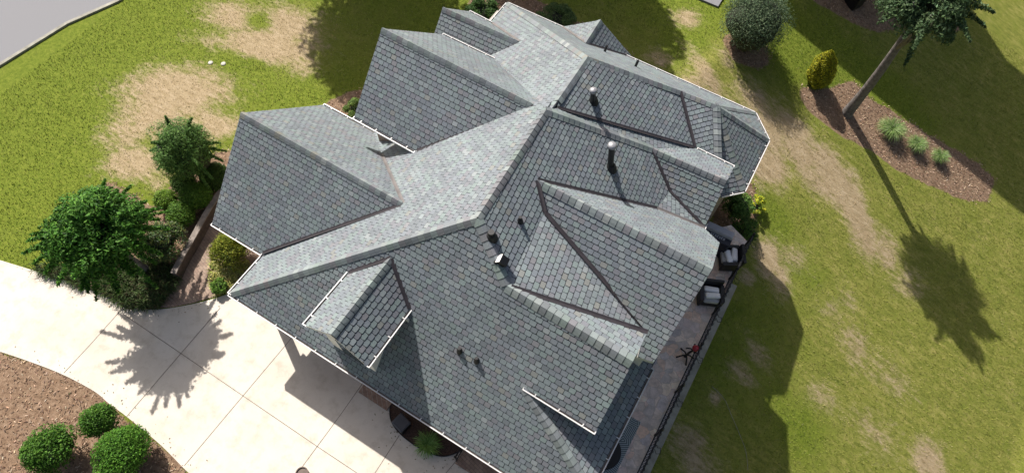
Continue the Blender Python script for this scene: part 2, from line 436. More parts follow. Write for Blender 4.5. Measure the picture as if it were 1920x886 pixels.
def cap_run(mb, a, b, n1, n2, w=.155, step=.21):
    """a = lower / outer end"""
    a = Vector(a); b = Vector(b); d = b-a; L = d.length; d.normalize()
    up = (n1+n2).normalized()
    s1 = n1.cross(d).normalized(); s2 = n2.cross(d).normalized()
    c1 = s1 if s1.dot(n2) < 0 else -s1; c2 = s2 if s2.dot(n1) < 0 else -s2
    def sec(p, lift, ww):
        return [p + c1*ww + n1*(.020+lift*.5), p + c1*ww*.45 + n1*(.028+lift), p + up*(.042+lift), p + c2*ww*.45 + n2*(.028+lift), p + c2*ww + n2*(.020+lift*.5)]
    A = sec(a, -.014, w+.008); B = sec(b, -.014, w+.008)
    for k in range(4): mb.face([A[k], A[k+1], B[k+1], B[k]], 1)
    n = max(1, int(round(L/step))); st = L/n
    for i in range(n):
        col = RNG.choice(PALC); f = RNG.gauss(1.04, .10)
        p = a + d*(i*st + .012); q = a + d*((i+1)*st)
        A = sec(p, .012, w + RNG.uniform(-.008, .008)); B = sec(q, 0, w-.004)
        for k in range(4): mb.face([A[k], A[k+1], B[k+1], B[k]], 0, (col[0]*f, col[1]*f, col[2]*f))
def valley_run(name, pts, parent, mat, w=.075, lift=.035):
    mb = MB()
    for a, b in zip(pts[:-1], pts[1:]):
        d = (b-a).normalized(); x = d.cross(Vector((0, 0, 1))).normalized(); up = x.cross(d).normalized()
        if up.z < 0: up = -up
        A = [a - x*w + up*(lift+.02), a + up*lift, a + x*w + up*(lift+.02)]; B = [b - x*w + up*(lift+.02), b + up*lift, b + x*w + up*(lift+.02)]
        for k in range(2): mb.face([A[k], A[k+1], B[k+1], B[k]], 0)
    return mb.build(name, mat, parent)
def gutter(a, b, out, parent, ends=(1, 1), spacing=.62):
    a = Vector(a); b = Vector(b); out = Vector(out).normalized(); d = (b-a).normalized(); U = Vector((0, 0, 1)); mb = MB()
    prof = [(-.02, -.02), (-.02, -.13), (.055, -.13), (.088, -.03), (.088, .0), (.058, .0), (.058, -.02)]
    rings = [[p + out*x + U*z for x, z in prof] for p in (a, b)]
    for k in range(len(prof)-1): mb.face([rings[0][k], rings[1][k], rings[1][k+1], rings[0][k+1]], 0)
    mb.face([a+out*-.015+U*-.05, b+out*-.015+U*-.05, b+out*.062+U*-.05, a+out*.062+U*-.05], 1)
    for e, p, s in ((ends[0], a, 1), (ends[1], b, -1)):
        if e:
            q = p + d*s*.012
            mb.face([p+out*-.02+U*.0, p+out*-.02+U*-.13, p+out*.055+U*-.13, p+out*.085+U*-.03, p+out*.085], 0)
            mb.bar(p+out*-.09+U*.012, p+out*.085+U*.0, .03, .012, 0)
    L = (b-a).length; n = max(1, int(L/spacing))
    for i in range(n):
        p = a + d*((i+.5)*L/n); mb.bar(p+out*-.085+U*.022, p+out*.075+U*.008, .028, .010, 0)
    return mb.build('gutter', [M['gutter'], M['gutter_in']], parent, tint=False)

# ================================================================== GROUND
def poly_mask(X, Y, poly):
    inside = np.zeros(X.shape, bool); n = len(poly)
    for i in range(n):
        x0, y0 = poly[i]; x1, y1 = poly[(i+1) % n]
        if y0 == y1: continue
        c = ((y0 > Y) != (y1 > Y)) & (X < (x1-x0)*(Y-y0)/(y1-y0) + x0); inside ^= c
    return inside
def gp(pts): return [(p.x, p.y) for p in (ground(*q) for q in pts)]
def blob(X, Y, px, py, rx, ry, rot=0.0, amp=1.0):
    """soft patch centred where the photo pixel meets the ground; radii in metres"""
    p = ground(px, py); c, s = math.cos(rot), math.sin(rot)
    dx, dy = X-p.x, Y-p.y; a = (dx*c+dy*s)/rx; b = (-dx*s+dy*c)/ry
    return amp*np.exp(-(a*a+b*b)*1.15)
def blur(a, k):
    for _ in range(k):
        b = a.copy(); b[1:-1, 1:-1] = (a[1:-1, 1:-1]*2 + a[:-2, 1:-1] + a[2:, 1:-1] + a[1:-1, :-2] + a[1:-1, 2:])/6; a = b
    return a
xs = np.concatenate([[-700, -300, -120, -70], np.arange(-45, 24.01, .2), [40, 80, 160, 350, 800]])
ys = np.concatenate([[-600, -250, -90, -40], np.arange(-16, 44.01, .2), [60, 90, 160, 350, 800]])
GX, GY = np.meshgrid(xs, ys); GZ = terrain(GX, GY)
dry = np.zeros(GX.shape); mul = np.zeros(GX.shape); lush = np.full(GX.shape, .78)
R_ = math.radians
for q in [(330,175,2.6,1.8,.5,1.0),(295,215,2.0,1.5,.5,.9),(375,215,1.7,1.3,.2,.65),(235,250,1.3,1.4,0,.7),(500,85,2.6,1.4,.3,1.0),(455,35,2.2,1.2,.2,.9),(540,50,2.0,1.4,.1,.9),
          (395,75,1.6,.8,.4,.5),(255,305,1.6,1.0,.4,.85),(400,235,1.6,1.0,.5,.8),(340,150,1.8,.7,.6,.5),(560,120,1.2,.9,.3,.7),(290,330,1.0,.8,0,.6),
          (1287,35,.7,.6,0,.8),(1330,150,2.2,.5,-.6,.75),(1230,110,.8,.7,0,.6),(1310,185,1.3,.9,-.5,.9),(1420,200,1.6,.8,-.5,.75),(1440,245,1.3,.9,-.5,1.),(1490,250,1.5,.8,-.3,.9),
          (1440,310,1.0,.9,0,1.0),(1500,285,1.8,.8,-.5,.95),(1560,330,1.6,.9,-.6,1.0),(1600,385,1.8,.7,-.9,1.),(1545,345,1.2,.7,-.4,.8),(1620,430,1.4,.6,-.9,.9),(1660,470,1.0,.8,-.9,.7),
          (1440,485,.9,.6,-.9,.95),(1490,480,.8,.6,0,.6),(1460,520,.8,.5,-.9,.8),(1400,520,.4,.4,0,.6),(1565,600,.9,.6,-.5,.5),(1600,650,1.3,.8,-.5,.55),(1660,700,1.6,.9,0,.45),(1540,740,.9,.7,0,.5),
          (1740,865,.8,.8,0,.9),(1700,530,1.0,.9,0,.5),(1420,660,.9,.4,-.4,.55),(1390,700,.7,.5,0,.6),(1290,830,.8,.7,0,.75),(1300,860,1.2,.8,0,.6),(1340,745,.3,.3,0,.7),(1640,810,1.6,.9,0,.45),(1590,560,1.0,.5,-.6,.4),
          (1360,110,.8,.5,-.6,.55),(1380,205,1.2,.6,-.6,.6),(1210,190,.8,.6,-.5,.6)]:
    k_ = 1.35 if q[0] > 1200 else 1.12
    dry = np.maximum(dry, blob(GX, GY, q[0], q[1], q[2]*k_, q[3]*k_, q[4], q[5]))
for q in [(482,38,.9,.6,0),(455,120,1.8,.5,.3)]: dry *= 1-.9*blob(GX, GY, *q)
# right-hand lawn is more tired than the front one
lush = np.where(GX > -3, .36, lush); lush = blur(lush, 30)
for q in [(1500,100,5,2.2,-.1,.6),(1650,170,4,1.6,-.2,.6),(1440,400,1.6,1.0,0,.45),(1500,800,1.6,1.2,0,.45),(1600,300,.5,.5,0,.1),(1500,500,1.5,1,0,.25),(1290,80,1.2,1.6,.4,.35),(1380,640,2.5,3.5,0,.25)]:
    lush = np.minimum(1, lush + blob(GX, GY, *q))
for q in [(640,60,5,3,0,.25),(1150,60,5,3,0,.3)]: lush = np.maximum(0, lush - blob(GX, GY, *q))
mul_poly = [gp([(1500,158),(1530,172),(1600,150),(1625,178),(1680,215),(1760,262),(1830,303),(1868,335),(1850,380),(1800,372),(1745,350),(1690,322),(1640,285),(1590,262),(1535,225),(1500,190)]),
            gp([(150,425),(165,362),(200,338),(262,368),(283,395),(330,335),(395,290),(470,270),(470,330),(420,370),(380,430),(345,500),(305,575),(240,590),(130,535),(120,480)]),
            gp([(-60,640),(100,690),(172,722),(240,785),(300,838),(362,890),(430,960),(100,1100),(-200,900)]),
            gp([(1352,70),(1370,112),(1410,128),(1445,122),(1440,90),(1380,60)]),
            gp([(1480,-25),(1540,10),(1600,45),(1650,62),(1700,50),(1800,60),(1800,-60),(1480,-60)]),
            gp([(1350,330),(1395,320),(1420,365),(1415,440),(1400,465),(1330,440)]),
            gp([(960,0),(1010,0),(1190,105),(1150,130),(940,60)]), gp([(880,-4),(960,-8),(960,60),(870,60)]),
            gp([(600,200),(650,172),(690,165),(700,260),(630,260)])]
for P in mul_poly: mul = np.maximum(mul, poly_mask(GX, GY, P).astype(float))
mul = blur(mul, 2)
g = MB(); nv = GX.size; me = bpy.data.meshes.new('ground')
nx, ny = len(xs), len(ys)
idx = np.arange(nx*ny).reshape(ny, nx)
quads = np.stack([idx[:-1, :-1], idx[:-1, 1:], idx[1:, 1:], idx[1:, :-1]], -1).reshape(-1, 4)
me.from_pydata(np.stack([GX, GY, GZ], -1).reshape(-1, 3).tolist(), [], quads.tolist())
ca = me.color_attributes.new('mask', 'FLOAT_COLOR', 'POINT')
arr = np.ones((nv, 4), np.float32); arr[:, 0] = dry.ravel(); arr[:, 1] = mul.ravel(); arr[:, 2] = lush.ravel()
ca.data.foreach_set('color', arr.ravel()); me.materials.append(M['ground'])
me.polygons.foreach_set('use_smooth', [True]*len(me.polygons))
go = bpy.data.objects.new('ground', me); COL.objects.link(go); setp(go, kind='structure')

def sheet(name, poly, z, mat, dz=0.0, kind='structure', thick=None):
    mb = MB()
    if thick: mb.prism(poly, z-thick, z, 0)
    else: mb.face([Vector((x, y, z)) for x, y in poly], 0)
    o = mb.build(name, mat, tint=False)
    if kind: setp(o, kind=kind)
    return o
def P0(*pts): return [(p.x, p.y) for p in (at(a, b, 0.0) for a, b in pts)]
def smooth_poly(pts, n=6, closed=False):
    out = []; m = len(pts)
    for i in range(m-1):
        p0 = pts[max(i-1, 0)]; p1 = pts[i]; p2 = pts[i+1]; p3 = pts[min(i+2, m-1)]
        for k in range(n):
            t = k/n; out.append(tuple(.5*((2*p1[j]) + (-p0[j]+p2[j])*t + (2*p0[j]-5*p1[j]+4*p2[j]-p3[j])*t*t + (-p0[j]+3*p1[j]-3*p2[j]+p3[j])*t**3) for j in (0, 1)))
    out.append(pts[-1]); return out

# driveway slab with saw-cut joints
up_edge = smooth_poly([(-250,420),(-60,470),(80,512),(172,541),(205,556),(245,574),(290,580),(345,573),(400,560),(440,546)])
lo_edge = smooth_poly([(362,892),(345,877),(300,832),(240,782),(205,756),(172,730),(90,690),(-60,640),(-250,590)])
drive_poly = P0(*up_edge) + [(-11.4, 3.4), (1.0, 3.4), (1.0, -9.0)] + [(-10.0, -9.0)] + P0(*lo_edge)
dr = MB()
# a grid of small faces so rust stains along the edge can be carried per vertex
dxs = np.arange(-34, 1.01, .25); dys = np.arange(-9, 5.01, .25)
dr.face([Vector((x, y, .012)) for x, y in drive_poly], 0)
for i in range(len(drive_poly)):
    a, b = drive_poly[i], drive_poly[(i+1) % len(drive_poly)]
    dr.face([Vector((*a, -.12)), Vector((*b, -.12)), Vector((*b, .012)), Vector((*a, .012))], 0)
def joint(p, q, wd=.022):
    a = at(*p, 0); b = at(*q, 0); d = (b-a).normalized(); x = Vector((-d.y, d.x, 0))*wd/2
    dr.face([Vector((v.x, v.y, .017)) for v in (a-x, b-x, b+x, a+x)], 1)
joint((230,587.5),(594,835.5)); joint((594,835.5),(700,906))
joint((238,780),(413,577)); joint((346,872),(548,632)); joint((561,882),(640,775)); joint((640,775),(680,718)); joint((703,886),(749,815)); joint((172,643),(236,571)); joint((836,886),(858,860))
joint((120,699),(172,643))
dro = dr.build('driveway', [M['concrete'], M['joint']], tint=False); setp(dro, kind='structure')
# brick path up to the door, and the planting bed by the entrance
path_poly = P0((300,577),(322,540),(338,500),(352,470),(385,420),(410,375),(425,335),(432,300),(440,270),(480,270),(470,420),(500,470),(480,500),(440,540),(402,556),(360,568),(320,576))
sheet('path', path_poly, .006, M['paver'])
bed_px = smooth_poly([(735,748),(731,770),(735,792),(750,812),(775,832),(800,846),(825,854),(845,852),(868,842)])
bed = P0(*bed_px) + [(at(868,842).x, 3.0), (at(735,748).x, 3.0)]
sheet('planting_bed', bed, .050, M['mulch'], thick=.10)
edge = MB(); pts = [at(a, b, .03) for a, b in bed_px]
for a, b in zip(pts[:-1], pts[1:]): edge.bar(a, b, .03, .11)
edo = edge.build('bed_edging', M['blackpl'], tint=False); setp(edo, 'thin black edging strip curving round the dark mulch bed by the driveway', 'garden edging')
kb_ = MB()
for (xa, ya), (xb, yb) in zip([(-31.6, -10), (-29.2, 8.6), (-28.35, 11.0), (-29.0, 25)], [(-29.2, 8.6), (-28.35, 11.0), (-29.0, 25), (-29.5, 40)]): kb_.bar((xa, ya, .0), (xb, yb, .0), .16, .14)
kbo = kb_.build('road_kerb', M['ledge'], tint=False); setp(kbo, kind='structure')
sheet('road', [(-31.6, -10), (-29.2, 8.6), (-28.35, 11.0), (-29.5, 40), (-40, 40), (-44, -10)], .0, M['asphalt'])

# ================================================================== HOUSE
HE = 2.94
house = thing('house', 'large house with many gabled grey green shingle roofs seen from above', 'house', (-4.5, 9, 0))
HB = house.location.copy()
def hp(o):
    """keep world coordinates of a mesh built in world space when parented to the house"""
    o.matrix_parent_inverse = Matrix.Translation(-HB); return o
class HouseParent:  pass
_build = MB.build
def build_h(s, name, mats, parent=None, **k):
    o = _build(s, name, mats, parent, **k)
    if parent is not None:
        root = parent
        if root is house: o.matrix_parent_inverse = Matrix.Translation(-HB)
    return o
MB.build = build_h
RM = [M['shingle'], M['under'], M['trim']]
V3 = lambda x, y, z: Vector((x, y, z))

# --- key points of the roof
c0 = at(430, 550, HE)
L = slope(0, 1, .70, c0); pk = L.hit(895, 409); r2 = L.hit(1024, 207)
kf = (pk.z-HE)/(pk.y-c0.y); F = slope(1, 1, kf, c0)
r1 = F.hit(950, 535); a1 = F.hit(1187, 678); g0 = F.hit(983, 725); g1 = F.hit(1117, 808)
R1 = Plane(pk, r2, r1)
Rl = slope(0, -1, .465, g0)
et = Rl.hit(1222, 690); UE = et.x; ZE = et.z
yh = F.p.y + (ZE-F.p.z)/kf                       # where the lower hip reaches the side eave
hipend = V3(UE, yh, ZE); fr = V3(UE, c0.y, HE)
v1 = onU(1213.8, 622.4, a1.x)
g2s = R1.hit(1007, 338); ap2 = at(1335, 506, g2s.z)
G2f = slope(1, 1, 1.0, ap2); b3b = R1.hit(1231, 391); b3 = R1.hit(1256, 358)
G2b = Plane(g2s, ap2, b3b); e2b = G2b.hit(1320, 427); u2 = G2b.hit(1349, 455)
lo2 = G2f.hit(1226, 678); bA = R1.hit(1021, 398)
vk = at(1213.8, 622.4, v1.z-.85); CK = Plane(bA, r1, vk)
g3s = R1.hit(1222, 279); ap3 = at(1363, 340, g3s.z)
G3f = Plane(g3s, ap3, b3); lo3 = G3f.hit(1323, 421); e3 = G3f.hit(1320, 424)
c2 = at(951.7, 6.3, HE)
L2 = slope(0, 1, .70, c2); aA = L2.hit(1102, 108); rA0 = L2.hit(1046, 189)
RA = slope(0, -1, .65, (aA+rA0)/2); hA = RA.hit(1275, 172); vA0 = RA.hit(1045, 203); vA1 = RA.hit(1300, 277)
G3b = Plane(g3s, ap3, vA1); gs3 = G3b.hit(1307, 279.5); ge3 = G3b.hit(1375.5, 313)
BK = Plane(r2, g3s, (vA0+vA1)/2)
RLOW = Plane(b3b, b3, e3)
kba = (hA.z-HE)/(c2.y-hA.y); BA = slope(1, -1, kba, c2)
vB = RA.hit(1302, 276)
E1, E2, E3, E4 = [at(*q, HE) for q in ((1415, 212), (1440, 262), (1394, 357), (1352, 366))]
BP = BA.hit(1343, 199); BF = Plane(hA, BP, vB); bfp = BF.hit(1346, 308)
w1E = at(398, 418.5, HE); w1F = at(606, 197, HE); w1R = onU(451.5, 212, w1E.x); w1far = at(757, 383, w1R.z); w1v = L.hit(492, 475.5)
far2 = L.hit(1000, 197); w2R = at(716, 54, far2.z); w2E = onU(664, 219.5, w2R.x); w2F = onU(829.6, 65, w2R.x)
W2f = Plane(w2R, far2, w2E); W2b = Plane(w2R, far2, w2F)
far3 = L2.hit(973, 79); w3R = at(830, 15, far3.z); w3F = onU(880, 22, w3R.x)
W3f = slope(1, 1, 1.0, w3R); W3b = Plane(w3R, far3, w3F)
q4 = BA.hit(1098, 82); ap4 = at(1126, 38, q4.z)
d_pk = F.hit(733, 484); dvl = F.hit(655, 511); dvr = F.hit(768, 578)
dzE = dvr.z; dEl = at(571, 609, dzE); dEr = at(688, 685.5, dzE); dR = at(621, 628, d_pk.z)
print('kf', round(kf, 3), 'kba', round(kba, 3), 'eave', UE, ZE, 'pk', pk, 'g2', g2s, ap2, 'g3', g3s, ap3, 'w2', w2E, w2R, w2F, 'w3', w3R, w3F, 'w4', q4, ap4)

# --- main roof
mr = MB()
roof_face(mr, [c0, fr, hipend, g0, r1, pk])
roof_face(mr, [g0, g1, a1, r1])
yL = 11.0
roof_face(mr, [V3(c0.x, yL, HE), c0, pk, r2, L.hit(1030, 196), V3(r2.x-.05, yL, L.z(r2.x-.05, yL))])
roof_face(mr, [pk, r1, bA, g2s, b3b, b3, g3s, r2])
roof_face(mr, [g0, hipend, V3(UE, et.y+.35, ZE), V3(g0.x, et.y+.35, Rl.z(g0.x, 0))])
roof_face(mr, [bA, r1, vk])
roof_face(mr, [b3b, e3, b3])
roof_face(mr, [r2, g3s, vA0], slab=False); roof_face(mr, [g3s, vA1, vA0], slab=False); roof_face(mr, [g3s, ap3, ge3, gs3, vA1])
main_roof = mr.build('main_roof', RM, house)
def planen(*p):
    n = poly_normal([Vector(q) for q in p]); return n if n.z > 0 else -n
nF, nL, nR, nRl, nBK = F.n, L.n, R1.n, Rl.n, BK.n
cb = MB()
cap_run(cb, c0 + (pk-c0)*.01, pk, nF, nL); cap_run(cb, pk, r2, nL, nR); cap_run(cb, r1, pk, nF, nR); cap_run(cb, hipend, g0, nF, nRl); cap_run(cb, g3s, r2, nR, nBK); cap_run(cb, ap3, g3s, G3f.n, G3b.n)
n1b = planen(r1, a1, v1); cap_run(cb, a1, r1, nF, n1b, .20)
cb.build('ridge_cap', RM, main_roof)
# --- rear roof with the bay
rr = MB()
roof_face(rr, [V3(c2.x, 10.9, HE), V3(rA0.x, 10.6, L2.z(rA0.x, 0)), rA0, aA, c2])
roof_face(rr, [c2, aA, hA]); roof_face(rr, [c2, hA, BP, E1])
low = RA.hit(1314, 286)
roof_face(rr, [rA0, vA0, vA1, low, vB, hA, aA])
roof_face(rr, [hA, vB, BF.hit(1316, 303), bfp, BP]); roof_face(rr, [BP, bfp, E4]); roof_face(rr, [BP, E4, E3]); roof_face(rr, [BP, E3, E2]); roof_face(rr, [BP, E2, E1])
rear = rr.build('rear_roof', RM, house)
cb = MB(); nBA, nRA, nL2 = BA.n, RA.n, L2.n
nb = [planen(BP, E1, E2), planen(BP, E2, E3), planen(BP, E3, E4), BF.n]
cap_run(cb, c2, aA, nL2, nBA); cap_run(cb, aA, rA0, nL2, nRA); cap_run(cb, hA, aA, nRA, nBA); cap_run(cb, BP, hA, BF.n, nBA, .14)
cap_run(cb, E1, BP, nBA, nb[0], .12); cap_run(cb, E2, BP, nb[0], nb[1]); cap_run(cb, E3, BP, nb[1], nb[2], .15); cap_run(cb, bfp, BP, nb[2], nb[3], .15)
cb.build('ridge_cap', RM, rear)
# --- front wing gable, middle wing gable, small rear wing gable
def gable(name, faces, caps):
    mb = MB()
    for f in faces: roof_face(mb, f)
    o = mb.build(name, RM, house); cb = MB()
    for c in caps: cap_run(cb, *c)
    if caps: cb.build('ridge_cap', RM, o)
    return o
W1f = Plane(w1R, w1far, w1E); W1b = Plane(w1R, w1far, w1F)
w1bv = L.hit(706, 268); w1be = at(697, 246, HE)
wing1 = gable('gable_roof', [[w1E, W1f.hit(491, 475), w1far, w1R], [w1R, w1far, V3(c0.x+.9, W1b.p.y, 0) if False else W1b.hit(716, 290), W1b.hit(703, 262), W1b.hit(698, 247), w1F]], [(w1R, w1far, W1f.n, W1b.n)])
wing2 = gable('gable_roof', [[w2E, W2f.hit(780, 284), W2f.hit(990, 207), far2, w2R], [w2R, far2, W2b.hit(1035, 195), W2b.hit(935, 115), W2b.hit(927, 111.5), w2F]], [(w2R, far2, W2f.n, W2b.n)])
w3low = W3f.hit(812, 75); 
wing3 = gable('gable_roof', [[W3f.hit(809, 80), W3f.hit(905, 135), W3f.hit(925, 107), far3, w3R], [w3R, far3, W3b.hit(925, 47), W3b.hit(921, 43), w3F]], [(w3R, far3, W3f.n, W3b.n)])
k4 = 1.0; P4l = slope(0, 1, .85, ap4); P4r = slope(0, -1, .85, ap4)
l4 = onV(1050, 50, ap4.y); r4 = onV(1186, 109, ap4.y)
P4l = Plane(q4, ap4, BA.hit(1054, 52)); P4r = Plane(q4, ap4, BA.hit(1188, 110))
x4l, x4r = P4l.hit(1053, 51), P4r.hit(1188, 110)
wing4 = gable('gable_roof', [[q4, ap4, x4l], [q4, x4r, ap4]], [(ap4, q4, P4l.n, P4r.n)])
# --- side gables over the patio
n2b = G2b.n
sg = gable('side_gable_roof', [[r1, a1, v1]], [])
sg2 = gable('side_gable_roof', [[g2s, G2f.hit(1021, 398), G2f.hit(1209, 616), G2f.hit(1196, 668), lo2, ap2], [g2s, ap2, u2, e2b, b3b]], [(ap2, g2s, G2f.n, n2b, .20)])
sg3 = gable('side_gable_roof', [[g3s, b3, e3, lo3, ap3]], [])
# --- dormer
dorm = thing('dormer', None, None); del_keys = [k for k in ('label', 'category') if k in dorm]
for k in del_keys: del dorm[k]
dorm.parent = house; dorm.matrix_parent_inverse = Matrix.Translation(-HB); dorm.location = (0, 0, 0)
mb = MB(); roof_face(mb, [dEl, dR, d_pk, dvl], thick=.10); roof_face(mb, [dR, dEr, dvr, d_pk], thick=.10)
nDl, nDr = planen(dEl, dR, d_pk), planen(dR, dEr, d_pk)
cap_run(mb, dR, d_pk, nDl, nDr, .15); mb.build('dormer_roof', RM, dorm)
mb = MB()
xl, xr, yf = dEl.x+.28, dEr.x-.28, dEl.y+.22
zf = lambda y: F.z(0, y)
mb.prism([(xl, yf), (xr, yf), (xr, 4.3), (xl, 4.3)], 2.4, dzE-.03)
mb.face([V3(xl, yf, dzE-.1), V3(xr, yf, dzE-.1), V3((xl+xr)/2, yf, d_pk.z-.12)])
mb.build('dormer_wall', M['siding'], dorm, tint=False)
mb = MB(); mb.box((xl+.45, yf-.03, 3.3), (xr-.45, yf+.02, 4.6)); mb.build('window', M['glass'], dorm, tint=False)
gutter(dvl, dEl, (-1, 0, 0), dorm, (0, 1)); gutter(dEr, dvr, (1, 0, 0), dorm, (1, 0))
mb = MB(); mb.bar(dvr+V3(.06, -.25, -.12), dvr+V3(.10, -.25, -.34), .07, .07); mb.bar(dvr+V3(.10, -.25, -.34), dvr+V3(.34, -.26, -.44), .07, .07); mb.build('downspout', M['gutter'], dorm, tint=False)

# --- gutters of the house
Y = V3(0, 1, 0); X = V3(1, 0, 0)
gutter(c0, V3(UE, c0.y, HE), -Y, house, (1, 0), .75)
gutter(V3(c0.x, w1v.y+.05, HE), c0, -X, house, (0, 1))
gutter(w1E, W1f.hit(491, 475), -Y, house); gutter(w1F, w1be, Y, house, (1, 0))
gutter(w2E, W2f.hit(778, 283), -Y, house); gutter(w2F, W2b.hit(927, 111.5), Y, house)
gutter(w3F, W3b.hit(921, 43), Y, house, (1, 0))
gutter(V3(c2.x, at(921, 43, HE).y, HE), c2, -X, house, (0, 0)); gutter(c2, E1, Y, house, (0, 0), .9)
for a, b in ((E1, E2), (E2, E3), (E3, E4)):
    d = (b-a).normalized(); gutter(a, b, (d.y, -d.x, 0) if (V3(d.y, -d.x, 0).dot((a+b)/2-BP) > 0) else (-d.y, d.x, 0), house, (0, 0))
gutter(g0, g1, -Y, house); gutter(gs3, ge3, Y, house)
gutter(hipend, V3(UE, et.y, ZE), X, house, (0, 1)); gutter(RLOW.hit(1318, 428), RLOW.hit(1323, 417), X, house, (0, 0), .2)
mb = MB(); q = W2f.hit(770, 280); mb.bar(q+V3(.0, -.05, -.10), q+V3(.02, -.08, -.42), .08, .08); mb.bar(q+V3(.02, -.08, -.42), q+V3(-.02, -.02, -.9), .08, .08); mb.build('downspout', M['gutter'], house, tint=False)

# --- valleys
vl = [([W1f.hit(494, 474.5), w1far], M['valley']), ([w1far, W1b.hit(716, 290)], M['valley_grey']), ([W2f.hit(783, 283), W2f.hit(990, 207), far2], M['valley']), ([far2+V3(.35, .15, -.05), W2b.hit(1035, 195), W2b.hit(932, 113)], M['valley_grey']),
      ([W3f.hit(920, 108), W3f.hit(971, 84)], M['valley']), ([far3, W3b.hit(923, 45)], M['valley_grey']), ([x4l, q4], M['valley_grey']), ([q4, x4r], M['valley']),
      ([g2s, bA, vk+V3(0, 0, .02)], M['valley']), ([g2s, b3b], M['valley']), ([b3b, e2b], M['valley_grey']), ([g3s, b3, e3], M['valley']), ([r1 + (v1-r1)*.03, v1], M['valley']),
      ([vA0, vA1], M['valley']), ([hA, vB], M['valley']), ([d_pk, dvr], M['valley']), ([dvl, d_pk], M['valley'])]
for pts, m in vl: valley_run('valley_flashing', pts, house, m, .062 if m is M['valley'] else .055)

# --- walls
def wall(name, poly, z0, z1, mat=None):
    mb = MB(); mb.prism(poly, z0, z1); return mb.build(name, mat or M['brick'], house, tint=False)
def rect(x0, x1, y0, y1): return [(x0, y0), (x1, y0), (x1, y1), (x0, y1)]
wall('wall', rect(-8.4, .55, c0.y+.42, 9.0), -.1, HE-.16)
wall('wall', rect(-10.9, .35, 9.0, E1.y-.5), -3.2, HE-.16)
wall('wall', rect(c0.x+.5, -8.4, 5.2, 9.0), -.1, HE-.16)
wall('wall', rect(w1E.x+.45, c0.x+.5, w1E.y+.45, w1F.y-.45), -.1, HE-.16)
wall('wall', rect(w2E.x+.45, -6.2, w2E.y+.40, w2F.y-.4), -.1, w2F.z-.25)
wall('wall', rect(w3R.x+.45, -8.0, 13.6, w3F.y-.4), -.1, HE-.2)
wall('wall', [(E4.x-.5, E4.y+.1), (E4.x-.12, E4.y+.35), (E3.x-.42, E3.y+.30), (E2.x-.42, E2.y-.25), (E1.x-.15, E1.y-.42), (E1.x-.6, E1.y-.5)], -4, HE-.16)
wall('wall', rect(-4.0, .30, 3.5, 12.4), -.1, 3.3, M['siding'])
def gwall(x, pts, t=.14):
    mb = MB(); a = [V3(x-t, y, z) for y, z in pts]; b = [V3(x, y, z) for y, z in pts]; n = len(pts)
    mb.face(a[::-1]); mb.face(b)
    for i in range(n): mb.face([a[i], a[(i+1) % n], b[(i+1) % n], b[i]])
    return mb.build('gable_wall', M['siding'], house, tint=False)
gwall(a1.x-.25, [(g1.y+.2, 3.2), (v1.y-.1, 3.2), (v1.y-.1, v1.z-.25), (a1.y, a1.z-.22), (g1.y+.2, g1.z-.2)])
gwall(ap2.x-.35, [(lo2.y+.1, 2.6), (u2.y-.1, 2.6), (u2.y-.1, u2.z-.25), (ap2.y, ap2.z-.25), (lo2.y+.1, lo2.z-.22)])
gwall(ap3.x-.25, [(e3.y, 2.6), (ge3.y-.1, 2.6), (ge3.y-.1, ge3.z-.25), (ap3.y, ap3.z-.22), (e3.y+.05, e3.z-.2)])
gwall(w1R.x+.5, [(w1E.y+.5, HE-.3), (w1F.y-.5, HE-.3), (w1R.y, w1R.z-.55)])
gwall(w2R.x+.5, [(w2E.y+.5, w2E.z-.3), (w2F.y-.5, w2E.z-.3), (w2R.y, w2R.z-.55)])
gwall(w3R.x+.5, [(w3R.y-1.6, HE-.3), (w3F.y-.5, HE-.3), (w3R.y, w3R.z-.5)])
wall('wall', rect(g0.x+.2, ap2.x-.36, lo2.y+.04, lo2.y+.2), 2.4, lo2.z-.2, M['siding'])  # filler panel added under the gable edge to stop sunlight leaking through
# porch at the front corner: pier, arched beam, ceiling
mb = MB(); mb.box((-11.23, 2.51, -.05), (-10.97, 2.77, 2.75)); mb.build('porch_pier', M['trim'], house, tint=False)
mb = MB()
n = 10; pts = []
for i in range(n+1):
    t = i/n; x = -10.97 + 2.6*t; pts.append((x, 2.05 + .40*math.sin(math.pi*t)))
for (x0, z0), (x1, z1) in zip(pts[:-1], pts[1:]):
    a = [V3(x0, 2.50, z0), V3(x1, 2.50, z1), V3(x1, 2.50, 2.75), V3(x0, 2.50, 2.75)]; b = [p + V3(0, .4, 0) for p in a]
    mb.face(a); mb.face(b[::-1]); mb.face([a[0], b[0], b[1], a[1]])
mb.box((-11.2, 2.92, 2.60), (-10.95, 5.2, 2.75)); mb.build('porch_beam', M['brick'], house, tint=False)
mb = MB(); mb.box((c0.x+.05, c0.y+.05, 2.755), (UE-.3, c0.y+1.2, 2.775)); mb.build('soffit', M['trim'], house, tint=False)
mb = MB(); mb.box((-6.75, c0.y-.10, .012), (-5.55, c0.y+.45, .10)); mb.build('door_sill', M['brick'], house, tint=False)

